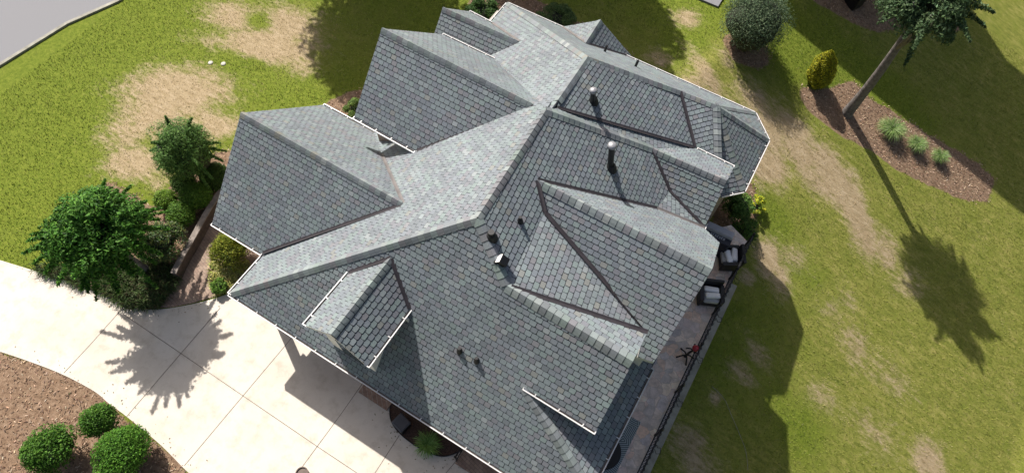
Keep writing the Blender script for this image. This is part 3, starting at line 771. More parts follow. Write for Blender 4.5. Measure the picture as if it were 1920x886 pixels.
# --- things that poke through the roof
def stack(name, base, top, r, parent=house, hood=True, boot=True):
    mb = MB(); base = Vector(base); top = Vector(top)
    mb.tube([base - V3(0, 0, .1), top], r, 12)
    o = mb.build(name, M['black'], parent, tint=False, smooth=False)
    if boot:
        mb = MB(); mb.lathe(base - V3(0, 0, .10), [(r*2.2, 0), (r*2.0, .10), (r*1.35, .24), (r*1.05, .26)], 14); b = mb.build('pipe_boot', M['blackpl'], o, tint=False); b.matrix_parent_inverse = Matrix.Identity(4)
        if parent is house: b.parent = o
    if hood:
        mb = MB(); mb.lathe(top, [(0, .11), (r*.95, .10), (r*1.45, .06), (r*1.5, .0), (r*1.2, -.02), (0, -.02)], 16); b = mb.build('rain_cap', M['cap'], o, tint=False, smooth=True)
    return o
p = RA.hit(1112, 189); t = at(1112.5, 165, p.z+1.0); stack('flue_pipe', p, p + (V3((t-p).x, (t-p).y, 1.0))*.75, .085)
p = R1.hit(1145, 314); t = at(1147.5, 274, p.z+1.1); stack('flue_pipe', p, p + V3((t-p).x, (t-p).y, 1.1), .095)
for q in ((1190.5, 125), (1133, 97)):
    p = BA.hit(*q); stack('vent_pipe', p, p + V3(.05, .02, .32), .05, hood=False, boot=False)
for q in ((862, 657), (894, 675)):
    p = F.hit(*q); o = stack('vent_pipe', p, p + V3(0, 0, .22), .045, hood=False)
p = R1.hit(975, 415); stack('vent_pipe', p, p + V3(0, 0, .24), .045, hood=False)
p = R1.hit(921, 444); stack('vent_pipe', p, p + V3(0, 0, .28), .085, hood=False)
def box_vent(p, n):
    mb = MB(); z = n; y = (V3(0, 0, 1)-n*n.z).normalized(); x = y.cross(z)
    Mx = Matrix((x, y, z)).transposed().to_4x4(); Mx.translation = p
    mb.box((-.15, -.15, 0), (.15, .15, .02), 0, M=Mx)
    q = [Mx @ V3(*c) for c in ((-.12, -.13, .02), (.12, -.13, .02), (.12, .12, .02), (-.12, .12, .02), (-.12, -.15, .20), (.12, -.15, .20), (.12, .10, .20), (-.12, .10, .20))]
    mb.mesh(q, [(0, 1, 5, 4), (1, 2, 6, 5), (3, 0, 4, 7), (4, 5, 6, 7)], 0); mb.mesh(q, [(2, 3, 7, 6)], 1)
    mb.build('roof_vent', [M['black'], M['white']], house, tint=False)
box_vent(R1.hit(937, 489), R1.n)

# ================================================================== PATIO
XR = 2.72                                   # line of the railing
pa = [(.2, 4.0), (XR+.12, 4.0), (XR+.12, 14.55), (.85, 14.75), (.2, 13.2)]
pa = [(.2, 1.0), (XR+.10, 1.0), (XR+.10, 14.75), (1.9, 15.15), (1.0, 14.2), (.2, 13.2)]
pt = MB(); pt.prism(pa, -4.2, .0); pto = pt.build('patio', M['flag'], tint=False); setp(pto, kind='structure')
rw = thing('retaining_wall', 'long narrow concrete ledge running outside the black patio railing', 'retaining wall', (3.0, 8, -3))
mb = MB(); mb.box((XR+.10, .5, -4.4), (3.06, 12.80, -.20)); o = mb.build('wall_body', M['ledge'], rw, tint=False); o.matrix_parent_inverse = Matrix.Translation(-Vector(rw.location))
mb = MB()
for i in range(7):
    y0 = .5 + i*1.757; mb.box((XR+.103, y0+.006, -.198), (3.11, y0+1.751, -.09))
o = mb.build('coping', M['ledge'], rw, tint=False); o.matrix_parent_inverse = Matrix.Translation(-Vector(rw.location))

def under(root):
    """parts are modelled in world space, then hung under the thing's base point"""
    inv = Matrix.Translation(-Vector(root.location))
    def f(mb, name, mat, smooth=False, tint=False, parent=None):
        o = mb.build(name, mat, parent or root, smooth=smooth, tint=tint)
        if parent is None: o.matrix_parent_inverse = inv
        return o
    return f
rl = thing('railing', 'black metal picket railing along the edge of the stone patio', 'railing', (XR, 9, 0)); A = under(rl)
y0, y1 = 2.6, 14.55
mb = MB(); mb.bar((XR, y0, .96), (XR, y1, .96), .055, .045); A(mb, 'top_rail', M['black'])
mb = MB(); mb.bar((XR, y0, .10), (XR, y1, .10), .04, .035); A(mb, 'bottom_rail', M['black'])
mb = MB(); n = int((y1-y0)/.115)
for i in range(n): y = y0 + (i+.5)*(y1-y0)/n; mb.bar((XR, y, .10), (XR, y, .95), .017, .017)
A(mb, 'picket_panel', M['black'])
for i in range(8):
    y = y0 + i*(y1-y0)/7; mb = MB(); mb.box((XR-.035, y-.035, .0), (XR+.035, y+.035, 1.0)); mb.lathe((XR, y, 1.0), [(.05, 0), (.055, .02), (.03, .05), (0, .06)], 10); A(mb, 'post', M['black'])
cab = MB(); pts = []
for i in range(560):
    t = i/559; y = y0 + .1 + t*(y1-y0-.3); a = i*.62; pts.append((XR + .05*math.cos(a), y, .965 + .045*math.sin(a)))
cab.tube(pts, .010, 5, cap=False)
for k in range(7):
    y = y0 + 1.0 + k*1.75; q = [(XR+.05, y, .96), (XR+.16, y-.10, .93), (XR+.27, y-.02, .90), (XR+.22, y+.14, .90), (XR+.12, y+.10, .92), (XR+.05, y+.16, .96)]
    cab.tube(q, .011, 5)
co = cab.build('string_light_cable', M['blackpl'], tint=False); setp(co, 'thin black light cable wound round the top rail of the patio railing', 'cable')

# covered grill in the corner by the bay
def rot_root(name, label, cat, p, rz, group=None):
    r = thing(name, label, cat, p, group, rz); return r
gp_ = at(1345, 441, .9)
gr = rot_root('covered_grill', 'boxy grill under a grey and navy fitted cover in the patio corner', 'grill', (gp_.x, gp_.y, 0), R_(2))
def loft(mb, rings, m=0):
    n = len(rings[0]); vs = [p for r in rings for p in r]; fs = []
    for i in range(len(rings)-1):
        for k in range(n): fs.append((i*n+k, i*n+(k+1) % n, (i+1)*n+(k+1) % n, (i+1)*n+k))
    fs.append(tuple(range((len(rings)-1)*n, len(rings)*n))); mb.mesh(vs, fs, m)
def rrect(hx, hy, r, z, ox=0, oy=0, n=4):
    out = []
    for cx, cy, a0 in ((hx-r, hy-r, 0), (-hx+r, hy-r, 90), (-hx+r, -hy+r, 180), (hx-r, -hy+r, 270)):
        for k in range(n+1):
            a = R_(a0 + 90*k/n); out.append(Vector((cx+r*math.cos(a)+ox, cy+r*math.sin(a)+oy, z)))
    return out
mb = MB(); loft(mb, [rrect(.60, .33, .05, .02), rrect(.57, .31, .06, .80), rrect(.56, .30, .06, .98)])
loft(mb, [rrect(.56, .30, .06, .98), rrect(.555, .295, .06, 1.00)])
mb.build('cover', M['cover_navy'], gr, tint=False, smooth=False)
mb = MB(); loft(mb, [rrect(.55, .155, .04, .985, 0, .135), rrect(.54, .15, .05, 1.13, 0, .135), rrect(.50, .12, .05, 1.17, 0, .135)]); mb.build('lid_cover', M['cover_grey'], gr, tint=False)
mb = MB(); rr_ = random.Random(4)
for i in range(7):                         # worn, unreadable print on the front of the cover
    x = -.26 + i*.085
    mb.box((x, -.115, 1.0015), (x+.018, -.045, 1.004))
    if i % 2: mb.box((x+.018, -.062, 1.0015), (x+.055, -.045, 1.004))
    if i % 3 != 1: mb.box((x+.018, -.090, 1.0015), (x+.048, -.076, 1.004))
    if i % 2 == 0: mb.box((x+.040, -.115, 1.0015), (x+.056, -.062, 1.004))
    mb.box((x-.01, -.150, 1.0015), (x+.052, -.136, 1.004))
mb.build('printed_lettering', M['letter'], gr, tint=False)

def chair(label, p, rz, tilt):
    r = rot_root('patio_chair', label, 'armchair', p, rz, 'black wicker chairs on the patio')
    mb = MB(); mb.box((-.36, -.36, .10), (.36, .32, .34)); mb.build('seat_base', M['wicker'], r, tint=False)
    mb = MB(); q = [(-.38, .24, .12), (.38, .24, .12), (.38, .36, .12), (-.38, .36, .12), (-.40, .36, .80), (.40, .36, .80), (.40, .45, .80), (-.40, .45, .80)]
    mb.mesh(q, [(0, 3, 2, 1), (4, 5, 6, 7), (0, 1, 5, 4), (1, 2, 6, 5), (2, 3, 7, 6), (3, 0, 4, 7)]); mb.build('backrest', M['wicker'], r, tint=False)
    for s in (-1, 1):
        mb = MB(); loft(mb, [[Vector((s*.38 + a.x*1, a.y - .02, a.z)) for a in rrect(.07, .36, .05, z)] for z in (.10, .50, .58, .60)]); mb.build('armrest', M['wicker'], r, tint=False)
    for sx in (-1, 1):
        for sy in (-1, 1):
            mb = MB(); mb.tube([(sx*.36, sy*.33, .12), (sx*.38, sy*.35, 0)], [.03, .02], 8); mb.build('leg', M['black'], r, tint=False)
    mb = MB(); loft(mb, [[a for a in rrect(.28, .29, .08, z, 0, -.06)] for z in (.34, .38, .45, .48)]); mb.build('seat_cushion', M['cushion_grey'], r, tint=False, smooth=True)
    for k in range(2):
        mb = MB(); Mx = Matrix.Translation((tilt*.05*(1 if k else -1), .13-.25*k, .55)) @ Matrix.Rotation(R_(tilt*(9 if k else -6)), 4, 'Z') @ Matrix.Rotation(R_(-14+8*k), 4, 'X')
        rings = [[Mx @ a for a in rrect(w_, h_, .05, z)] for w_, h_, z in ((.22, .07, -.07), (.27, .105, -.04), (.28, .11, 0), (.27, .105, .04), (.22, .07, .07))]
        loft(mb, rings); mb.face(rings[0][::-1]); mb.build('pillow', M['cushion'], r, tint=False, smooth=True)
    return r
p = at(1369, 482, .4); chair('black wicker patio chair with pale cushions next to the covered grill', (p.x, p.y, 0), R_(-62), 1)
p = at(1333, 551, .4); chair('black wicker patio chair with two white pillows nearer the red stand', (p.x, p.y, 0), R_(24), .4)

# black wrought stand with a red lamp
p = at(1284, 668, 0)
st = thing('garden_stand', 'spindly black metal stand with curled arms and a red globe on the patio', 'garden stand', (p.x, p.y, 0))
mb = MB(); mb.tube([(0, 0, .02), (.02, .02, .45), (.10, .10, .80)], [.050, .045, .035], 8); mb.build('pole', M['black'], st, tint=False)
for a in (20, 140, 215, 300):
    mb = MB(); c_, s_ = math.cos(R_(a)), math.sin(R_(a)); mb.tube([(0, 0, .22), (c_*.14, s_*.14, .20), (c_*.24, s_*.24, .08), (c_*.32, s_*.32, .012)], [.030, .028, .026, .030], 7); mb.build('leg', M['black'], st, tint=False)
for a in (100, 195, 330):
    mb = MB(); c_, s_ = math.cos(R_(a)), math.sin(R_(a)); mb.tube([(.08, .08, .72), (.08+c_*.12, .08+s_*.12, .78), (.08+c_*.22, .08+s_*.22, .74), (.08+c_*.24, .08+s_*.24, .66)], .024, 7); mb.build('arm', M['black'], st, tint=False)
mb = MB(); mb.lathe((.10, .10, .78), [(0, 0), (.06, .01), (.105, .06), (.12, .12), (.10, .18), (.05, .22), (.02, .24), (0, .24)], 18); mb.build('globe', M['red'], st, tint=False, smooth=True)

# rug, table
rg = MB(); rg.box((.65, 2.4, .004), (2.12, 6.15, .016)); ro = rg.build('patio_rug', M['rug'], tint=False); setp(ro, 'flat grey blue rug with palm leaf pattern under the round table', 'rug')
p = at(1133, 845, .74)
tb = thing('round_table', 'round dark patio table half hidden under the eave on the leaf rug', 'table', (p.x-.05, p.y, 0))
mb = MB(); mb.lathe((0, 0, 0), [(0, .70), (.56, .70), (.60, .715), (.60, .735), (.57, .745), (0, .745)], 40); mb.build('tabletop', M['black'], tb, tint=False)
mb = MB(); mb.lathe((0, 0, .016), [(.28, 0), (.27, .03), (.06, .06), (.045, .10), (.045, .69)], 20); mb.build('pedestal', M['black'], tb, tint=False)
tr = MB(); Mx = Matrix.Translation((p.x+.10, p.y+.36, .746)) @ Matrix.Rotation(R_(72), 4, 'Z'); tr.box((-.24, -.10, 0), (.24, .10, .012), M=Mx)
for sx in (-1, 1): tr.box((sx*.24-.012, -.10, .012), (sx*.24+.012, .10, .03), M=Mx)
for sy in (-1, 1): tr.box((-.228, sy*.10-.01, .012), (.228, sy*.10+.01, .03), M=Mx)
tro = tr.build('serving_tray', M['tray'], tint=False); setp(tro, 'small brown tray lying on the round dark patio table', 'tray')

# ================================================================== FRONT OF HOUSE
p = at(755, 796, .05)
ub = thing('utility_box', 'dark grey plastic box standing in the mulch bed by the driveway', 'utility box', (p.x, p.y, .05), rotz=R_(-12))
mb = MB(); loft(mb, [rrect(.24, .22, .03, 0), rrect(.22, .20, .03, .40)]); mb.build('body', M['cover_grey'] if False else M['black'], ub, tint=False)
M['slate'] = plain('slate_plastic', (.055, .06, .072), .6, nscale=4, var=.1)
mb = MB(); loft(mb, [rrect(.25, .23, .04, .40), rrect(.25, .23, .04, .44), rrect(.21, .19, .04, .47)]); mb.build('lid', M['slate'], ub, tint=False)
# entrance landing and handrail
a = at(857, 862, .0); 
ld = MB(); ld.box((a.x+.02, a.y-.12, .0), (UE-.4, 3.3, .16)); ldo = ld.build('entrance_landing', M['paver'], tint=False); setp(ldo, kind='structure')
hr = thing('handrail', 'short black metal handrail beside the brick entrance landing', 'handrail', (a.x, a.y, 0)); A = under(hr)
mb = MB(); mb.tube([(a.x, a.y-.02, .02), (a.x, a.y-.02, .86)], .028, 8); mb.lathe((a.x, a.y-.02, .86), [(.045, 0), (.05, .03), (.03, .07), (0, .08)], 10); A(mb, 'newel_post', M['black'])
mb = MB(); mb.bar((a.x, a.y-.02, .84), (a.x-.0, a.y+1.4, .90), .05, .04); A(mb, 'top_rail', M['black'])
mb = MB(); mb.bar((a.x, a.y-.02, .22), (a.x-.0, a.y+1.4, .26), .035, .03); A(mb, 'bottom_rail', M['black'])
mb = MB()
for i in range(11): mb.bar((a.x, a.y+.1+i*.12, .22), (a.x, a.y+.1+i*.12, .88), .016, .016)
A(mb, 'picket_panel', M['black'])
p = at(570, 888, .0)
pl = MB(); pl.lathe((p.x, p.y, .012), [(.17, 0), (.20, .22), (.21, .26), (.18, .265), (.17, .22), (0, .22)], 20); plo = pl.build('planter_pot', M['tray'], tint=False); setp(plo, 'brown round pot on the driveway at the bottom edge', 'pot')
# low stone-capped wall curving along the brick path
M['shade_darkened_stone'] = plain('shade_darkened_wall_stone', (.085, .062, .050), .9, nscale=6, var=.4, bumpd=.01)  # body colour darkened to carry the shade of the path side
wl = smooth_poly([(448, 335), (420, 352), (404, 372), (385, 402), (362, 444), (342, 478), (325, 512)], 5)
gw = thing('garden_wall', 'low curved wall with pale stone cap along the shaded brick path', 'garden wall', at(380, 410, 0)); A = under(gw)
mb = MB(); mc = MB(); pts = [at(a, b, .48) for a, b in wl]
for a, b in zip(pts[:-1], pts[1:]):
    mb.bar((a.x, a.y, .20), (b.x, b.y, .20), .20, .50); mc.bar((a.x, a.y, .475), (b.x, b.y, .475), .22, .05)
A(mb, 'wall_body', M['shade_darkened_stone']); A(mc, 'coping', M['stonecap'])
# small objects on the lawns
for q in ((395, 118), (419, 120)):
    p = ground(*q); mb = MB(); rr2 = random.Random(q[0])
    mb.lathe((p.x, p.y, p.z-.02), [(.11, 0), (.12, .035), (.08, .055), (0, .06)], 9); o = mb.build('valve_cover', M['stonepale'], tint=False, smooth=True)
    setp(o, 'small whitish utility cap in the front lawn, the %s of the two' % ('left' if q[0] < 400 else 'right'), 'valve cover', 'utility caps in the front lawn')
p = ground(1334, 2); mb = MB(); mb.box((p.x-1.0, p.y-.3, p.z-.1), (p.x+.45, p.y+1.1, p.z+.10)); o = mb.build('concrete_pad', M['asphalt'], tint=False); setp(o, 'shade-darkened concrete pad at the top edge beside the big round evergreen', 'concrete pad')  # asphalt grey puts shade into the pad's colour
p = ground(1598, 8); mb_root = thing('storage_bin', 'dark green rounded bin standing in mulch at the top edge', 'bin', (p.x, p.y, p.z-.02), rotz=R_(-28))
mb = MB(); loft(mb, [rrect(.36, .34, .06, 0), rrect(.42, .38, .06, .75)]); mb.build('body', M['black'], mb_root, tint=False)
mb = MB(); loft(mb, [rrect(.45, .41, .07, .75), rrect(.45, .41, .07, .80), rrect(.38, .34, .08, .86)]); mb.build('lid', M['plastic_green'], mb_root, tint=False)
wire = MB(); wp = smooth_poly([(1335,724),(1358,748),(1372,780),(1385,810),(1398,845),(1402,880)], 6); wire.tube([ground(*q)+V3(0, 0, .02) for q in wp], .009, 5); wo_ = wire.build('garden_wire', M['ledge'], tint=False); setp(wo_, 'thin pale wire lying on the shaded back lawn', 'wire')

# ================================================================== PLANTS
def rnd_dir(r):
    while True:
        v = Vector((r.uniform(-1, 1), r.uniform(-1, 1), r.uniform(-1, 1)))
        if .05 < v.length < 1: return v.normalized()
def leaf(mb, p, n, size, asp, col, r):
    n = n.normalized(); t = n.cross(rnd_dir(r)).normalized(); b = n.cross(t)
    a = t*size; c = b*size*asp
    mb.face([p - a, p - c*.9 + a*.1, p + a, p + c*.9 + a*.1], 0, col)
def vcol(base, r, v=.25, hue=.06):
    f = max(.25, r.gauss(1, v))*1.4; return (base[0]*f*(1+r.uniform(-hue, hue)*2), base[1]*f, base[2]*f*(1+r.uniform(-hue, hue)*2))
def lobes_of(c, rad, n, r, spread=.62, lr=(.36, .55), zmin=-.3, flat=1.0):
    out = []
    for _ in range(n):
        d = rnd_dir(r)
        while d.z < zmin: d = rnd_dir(r)
        k = r.uniform(spread*.85, spread*1.12); out.append((Vector((c.x+d.x*rad.x*k, c.y+d.y*rad.y*k, c.z+d.z*rad.z*k)), r.uniform(*lr)))
    return out
def crown(name, c, rad, nl, nleaf, size, cols, r, parent=None, spread=.62, lr=(.36, .55), asp=.45, zmin=-.35, core=.62, up=.35, shaggy=.12, sprays=0):
    """leaf faces spread over the outer part of many overlapping lobes round an added solid dark core that blocks light"""
    mb = MB(); lobes = lobes_of(c, rad, nl, r, spread, lr, zmin)
    lobes.append((c.copy(), .72))
    if sprays:
        for _ in range(sprays):
            d = rnd_dir(r)
            while d.z < zmin: d = rnd_dir(r)
            e0, e1 = r.uniform(.35, .5), r.uniform(.8, 1.36); wd = r.uniform(.08, .15)
            droop = V3(0, 0, -.25*rad.z)
            for _k in range(nleaf//(2*sprays)):
                u = r.random(); ww = wd*(1.15-u)*math.sqrt(r.random()); q = rnd_dir(r)*ww
                e = e0 + (e1-e0)*u
                p = c + V3(rad.x*(d.x*e+q.x), rad.y*(d.y*e+q.y), rad.z*(d.z*e+q.z)) + droop*u*u
                leaf(mb, p, d*.4 + rnd_dir(r)*.7 + V3(0, 0, .5), size*r.uniform(.7, 1.3), asp, vcol(r.choice(cols), r), r)
        nleaf //= 2
    for _ in range(nleaf):
        lc, k = r.choice(lobes); d = rnd_dir(r)
        if d.z < -.55: d.z = -d.z
        q = (1 - abs(r.gauss(0, shaggy))) if r.random() < .8 else r.uniform(.55, 1.0)
        p = lc + Vector((d.x*rad.x*k*q, d.y*rad.y*k*q, d.z*rad.z*k*q))
        nrm = (d*.8 + rnd_dir(r)*.8 + Vector((0, 0, up)))
        leaf(mb, p, nrm, size*r.uniform(.7, 1.3), asp, vcol(r.choice(cols), r), r)
    o = mb.build(name, M['leaf'], parent)
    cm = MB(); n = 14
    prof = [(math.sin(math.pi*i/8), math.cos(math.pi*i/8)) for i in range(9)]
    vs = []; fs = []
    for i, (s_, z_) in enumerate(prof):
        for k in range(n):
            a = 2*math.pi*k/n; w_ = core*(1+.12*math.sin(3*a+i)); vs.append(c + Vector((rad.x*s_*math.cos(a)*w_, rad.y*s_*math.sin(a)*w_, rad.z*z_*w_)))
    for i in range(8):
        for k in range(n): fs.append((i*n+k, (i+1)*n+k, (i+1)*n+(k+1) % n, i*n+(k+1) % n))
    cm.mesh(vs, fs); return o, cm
def shrub(label, cat, px, py, rpx, zc, cols, seed, kind='round_shrub', squash=.85, nl=14, dens=1.0, size=.05, base=None, group=None, spread=.62, lr=(.36, .52), asp=.5, core=.66, shaggy=.10, stem=True, sprays=0):
    r = random.Random(seed); c = at(px, py, zc); rad = rpx/F_PX*(CAM_H-zc)*1.02/ (-ray(px, py).z) * 1.0
    rad = rpx*(c-CC).length/ (F_PX*math.sqrt(1+((px-960)/F_PX)**2+((py-443)/F_PX)**2))
    gz = base if base is not None else float(terrain(c.x, c.y))
    t = thing(kind, label, cat, (c.x, c.y, gz), group)
    area = rad*rad; nleaf = int(min(26000, 5200*dens*area*(.05/size)**2*1.6 + 500))
    cl = Vector((0, 0, c.z-gz)); R3 = Vector((rad, rad, max(rad*squash, (c.z-gz)*.9)))
    o, cm = crown('foliage', cl, R3, nl, nleaf, size, cols, r, t, spread, lr, asp, core=core, shaggy=shaggy, sprays=sprays)
    cm.build('added_dark_core', M['core'], t, tint=False, smooth=True)
    mb = MB(); mb.tube([(0, 0, -.1), (.03, .02, (c.z-gz)*.8)], [.06, .03], 7); mb.build('stem', M['bark'], t, tint=False)
    return t
G_BOX = [(.060, .125, .014), (.078, .150, .018), (.046, .098, .014)]
G_DARK = [(.030, .062, .020), (.042, .080, .026), (.055, .095, .034), (.024, .048, .016)]
G_MID = [(.036, .095, .010), (.050, .12, .012), (.030, .078, .009), (.070, .145, .020)]
G_YEL = [(.17, .19, .018), (.23, .235, .022), (.12, .155, .016), (.09, .12, .014)]
G_HOLLY = [(.045, .075, .036), (.062, .098, .050), (.085, .125, .068), (.030, .055, .026)]
grp = 'clipped boxwood balls along the path'
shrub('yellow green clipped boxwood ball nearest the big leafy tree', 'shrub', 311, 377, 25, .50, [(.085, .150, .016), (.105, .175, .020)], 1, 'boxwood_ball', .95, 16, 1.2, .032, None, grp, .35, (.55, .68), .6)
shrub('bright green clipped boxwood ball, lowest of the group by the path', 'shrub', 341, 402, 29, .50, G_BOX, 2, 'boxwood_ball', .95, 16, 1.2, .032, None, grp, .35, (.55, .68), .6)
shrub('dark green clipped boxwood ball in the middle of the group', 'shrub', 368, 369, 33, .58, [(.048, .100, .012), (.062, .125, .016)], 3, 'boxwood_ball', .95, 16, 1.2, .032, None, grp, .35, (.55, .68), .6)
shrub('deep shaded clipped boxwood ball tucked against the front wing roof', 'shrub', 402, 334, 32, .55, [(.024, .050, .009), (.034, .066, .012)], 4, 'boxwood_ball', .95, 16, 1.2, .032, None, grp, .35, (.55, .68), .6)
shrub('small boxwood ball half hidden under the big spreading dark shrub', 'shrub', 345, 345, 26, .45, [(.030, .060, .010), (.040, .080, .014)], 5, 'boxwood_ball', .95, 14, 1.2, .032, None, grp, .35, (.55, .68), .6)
shrub('large spreading dark green shrub standing above the boxwood balls', 'shrub', 347, 286, 62, 1.9, [(.044, .092, .020), (.066, .132, .028), (.100, .180, .044)], 6, 'spreading_shrub', .5, 50, 2.6, .055, None, None, .60, (.30, .44), .28, .64, .16, sprays=26)
shrub('bushy green shrub with yellow leaf tips beside the leafy tree', 'shrub', 300, 452, 44, .8, [(.040, .080, .026), (.060, .110, .030), (.11, .13, .035), (.075, .09, .05)], 7, 'mixed_shrub', .8, 26, .9, .055, None, None, .7, (.26, .4), .4, .55, .2)
shrub('golden green rounded shrub under the front wing gutter', 'shrub', 433, 467, 40, .62, [(.135, .150, .014), (.10, .125, .012), (.17, .18, .02), (.07, .10, .010)], 8, 'golden_shrub', .9, 20, 1.1, .040, None, None, .5, (.42, .56), .35, .62, .14)
shrub('small bright green clump at the corner of driveway and path', 'plant', 411, 535, 17, .30, [(.075, .15, .02), (.10, .18, .03)], 9, 'green_clump', .9, 12, 1.2, .05, None, None, .6, (.3, .45), .4, .5, .2)
shrub('smallest clipped hedge ball, closest to the driveway edge', 'shrub', 186, 788, 36, .75, G_MID, 10, 'hedge_ball', .9, 18, 1.1, .034, None, 'hedge balls below the driveway', .4, (.5, .62), .6)
shrub('largest clipped hedge ball below the driveway', 'shrub', 227, 852, 58, .85, [(.034, .095, .008), (.046, .12, .010), (.065, .15, .016)], 11, 'hedge_ball', .9, 22, 1.1, .034, None, 'hedge balls below the driveway', .4, (.5, .62), .6)
shrub('clipped hedge ball in the far bottom left corner', 'shrub', 95, 842, 52, .8, G_MID, 12, 'hedge_ball', .9, 20, .9, .038, None, 'hedge balls below the driveway', .4, (.5, .62), .6)
shrub('big round grey green evergreen at the top of the back lawn', 'shrub', 1414, 44, 69, 1.2, [(.060,.090,.045),(.080,.115,.060),(.105,.145,.080),(.040,.066,.034)], 13, 'evergreen_shrub', 1.0, 60, 1.5, .05, None, None, .52, (.42, .54), .28, .70, .12)
shrub('leafy green bush below the bay roof corner', 'shrub', 1384, 388, 34, -1.0, [(.050, .105, .020), (.065, .13, .026), (.09, .16, .04)], 14, 'leafy_bush', .9, 20, 1.0, .055, None, 'bushes below the bay', .65, (.28, .42), .35, .55, .2)
shrub('lower dark bush beside the patio railing end', 'shrub', 1395, 432, 26, -1.3, [(.042, .09, .018), (.055, .11, .022)], 15, 'leafy_bush', .9, 16, 1.0, .05, None, 'bushes below the bay', .65, (.28, .42), .35, .55, .2)
shrub('yellow flowering plant at the edge of the sunny back lawn', 'plant', 1416, 385, 24, -1.7, [(.42, .40, .02), (.30, .33, .03), (.10, .17, .02), (.12, .19, .03)], 16, 'yellow_flowers', .7, 22, .5, .045, None, None, .8, (.15, .28), .5, .3, .3)
shrub('pale green bush peeping over the rear eave', 'shrub', 1042, 40, 42, .7, [(.075, .12, .035), (.10, .15, .05), (.055, .09, .03)], 17, 'pale_bush', .6, 24, .9, .05, None, None, .75, (.22, .36), .35, .5, .2)
shrub('dark green bush in the notch between two small rear gables', 'shrub', 905, 24, 34, .6, [(.030, .065, .014), (.045, .09, .02)], 18, 'dark_bush', .7, 22, .9, .05, None, None, .7, (.25, .38), .4, .5, .2)
shrub('light green bush between the two big front gables', 'shrub', 668, 204, 26, .35, [(.10, .16, .035), (.13, .19, .045), (.08, .13, .03)], 19, 'light_bush', .6, 18, .9, .05, None, None, .75, (.22, .34), .3, .4, .25)
# golden conical conifer
def cone_shrub(label, bx, by, tx, ty, seed, cols, wid, kind='golden_conifer', nleaf=9000, size=.05):
    r = random.Random(seed); b = ground(bx, by)
    best = min((abs((lambda d: (d.x-b.x)*CR.x+(d.y-b.y)*CR.y)(at(tx, ty, b.z+h/20)))+0*h + abs((at(tx, ty, b.z+h/20)-b).dot(CU.cross(V3(0, 0, 1)).cross(V3(0, 0, 1)))), h/20) for h in range(10, 70))
    h = best[1]; top = at(tx, ty, b.z+h); lean = V3(top.x-b.x, top.y-b.y, 0)
    if lean.length > .6: lean = lean.normalized()*.6
    t = thing(kind, label, 'conifer', b)
    mb = MB()
    def prof(u): return wid*(math.sin(math.pi*min(1, (u*.78+.22)))**.75) if u < .98 else wid*.06
    for _ in range(nleaf):
        u = r.random()**1.15; a = r.uniform(0, 2*math.pi); q = prof(u)*(1-abs(r.gauss(0, .13)))*(1+.10*math.sin(7*a+9*u)+.08*math.sin(17*u+3*a))
        p = lean*u + V3(q*math.cos(a), q*math.sin(a), h*(.03+.97*u))
        leaf(mb, p, V3(math.cos(a), math.sin(a), .5)*.8 + rnd_dir(r)*.7, size*r.uniform(.7, 1.3), .4, vcol(r.choice(cols), r), r)
    mb.build('foliage', M['leaf'], t)
    cm = MB(); cm.tube([lean*u + V3(0, 0, h*(.02+.97*u)) for u in (0, .2, .4, .6, .8, 1)], [prof(u)*.72+.01 for u in (0, .2, .4, .6, .8, 1)], 12); cm.build('added_dark_core', M['core'], t, tint=False, smooth=True)
    return t
cone_shrub('golden yellow cone shaped conifer at the tip of the mulch island', 1531, 156, 1560, 95, 21, [(.22, .22, .012), (.30, .28, .018), (.16, .17, .012), (.11, .12, .010)], .60)
# ornamental grasses
def grass_tuft(label, px, py, rpx, seed, n=700, zc=.35, kind='ornamental_grass', cols=((.12, .19, .05), (.17, .24, .085), (.22, .27, .13), (.09, .155, .035)), group='ornamental grasses in the mulch island', h=.55, terr=True):
    r = random.Random(seed); g0_ = ground(px, py) if terr else at(px, py, .05); 
    rad = rpx*(g0_-CC).length/(F_PX*math.sqrt(1+((px-960)/F_PX)**2+((py-443)/F_PX)**2))
    mb = MB()
    for _ in range(n):
        a = r.uniform(0, 2*math.pi); L_ = r.uniform(.55, 1.1)*rad; hh = h*r.uniform(.7, 1.15); c_, s_ = math.cos(a), math.sin(a); b0 = V3(r.gauss(0, .06), r.gauss(0, .06), 0); wv = V3(-s_, c_, 0)*.007
        p1 = b0 + V3(c_*L_*.35, s_*L_*.35, hh*.75); p2 = b0 + V3(c_*L_*.8, s_*L_*.8, hh*r.uniform(.8, 1.05)); p3 = b0 + V3(c_*L_*1.1, s_*L_*1.1, hh*r.uniform(.45, .8))
        col = vcol(r.choice(cols), r, .15)
        mb.face([b0-wv, b0+wv, p1+wv, p1-wv], 0, col); mb.face([p1-wv, p1+wv, p2+wv*.8, p2-wv*.8], 0, col); mb.face([p2-wv*.8, p2+wv*.8, p3], 0, col)
    o = mb.build(kind, M['leaf']); o.location = g0_
    setp(o, label, 'ornamental grass' if kind == 'ornamental_grass' else 'plant', group); return o
grass_tuft('largest feathery pale green grass clump near the tall trunk', 1666, 250, 27, 31)
grass_tuft('smaller feathery grass clump right of the largest one', 1714, 276, 20, 32, 520, h=.45)
grass_tuft('feathery grass clump further right along the mulch island', 1757, 298, 17, 33, 450, h=.42)
grass_tuft('spiky bright green plant in the dark mulch bed by the entrance', 803, 834, 25, 35, 330, kind='spiky_plant', cols=((.10, .19, .045), (.14, .25, .06), (.18, .29, .09)), group=None, h=.42, terr=False)
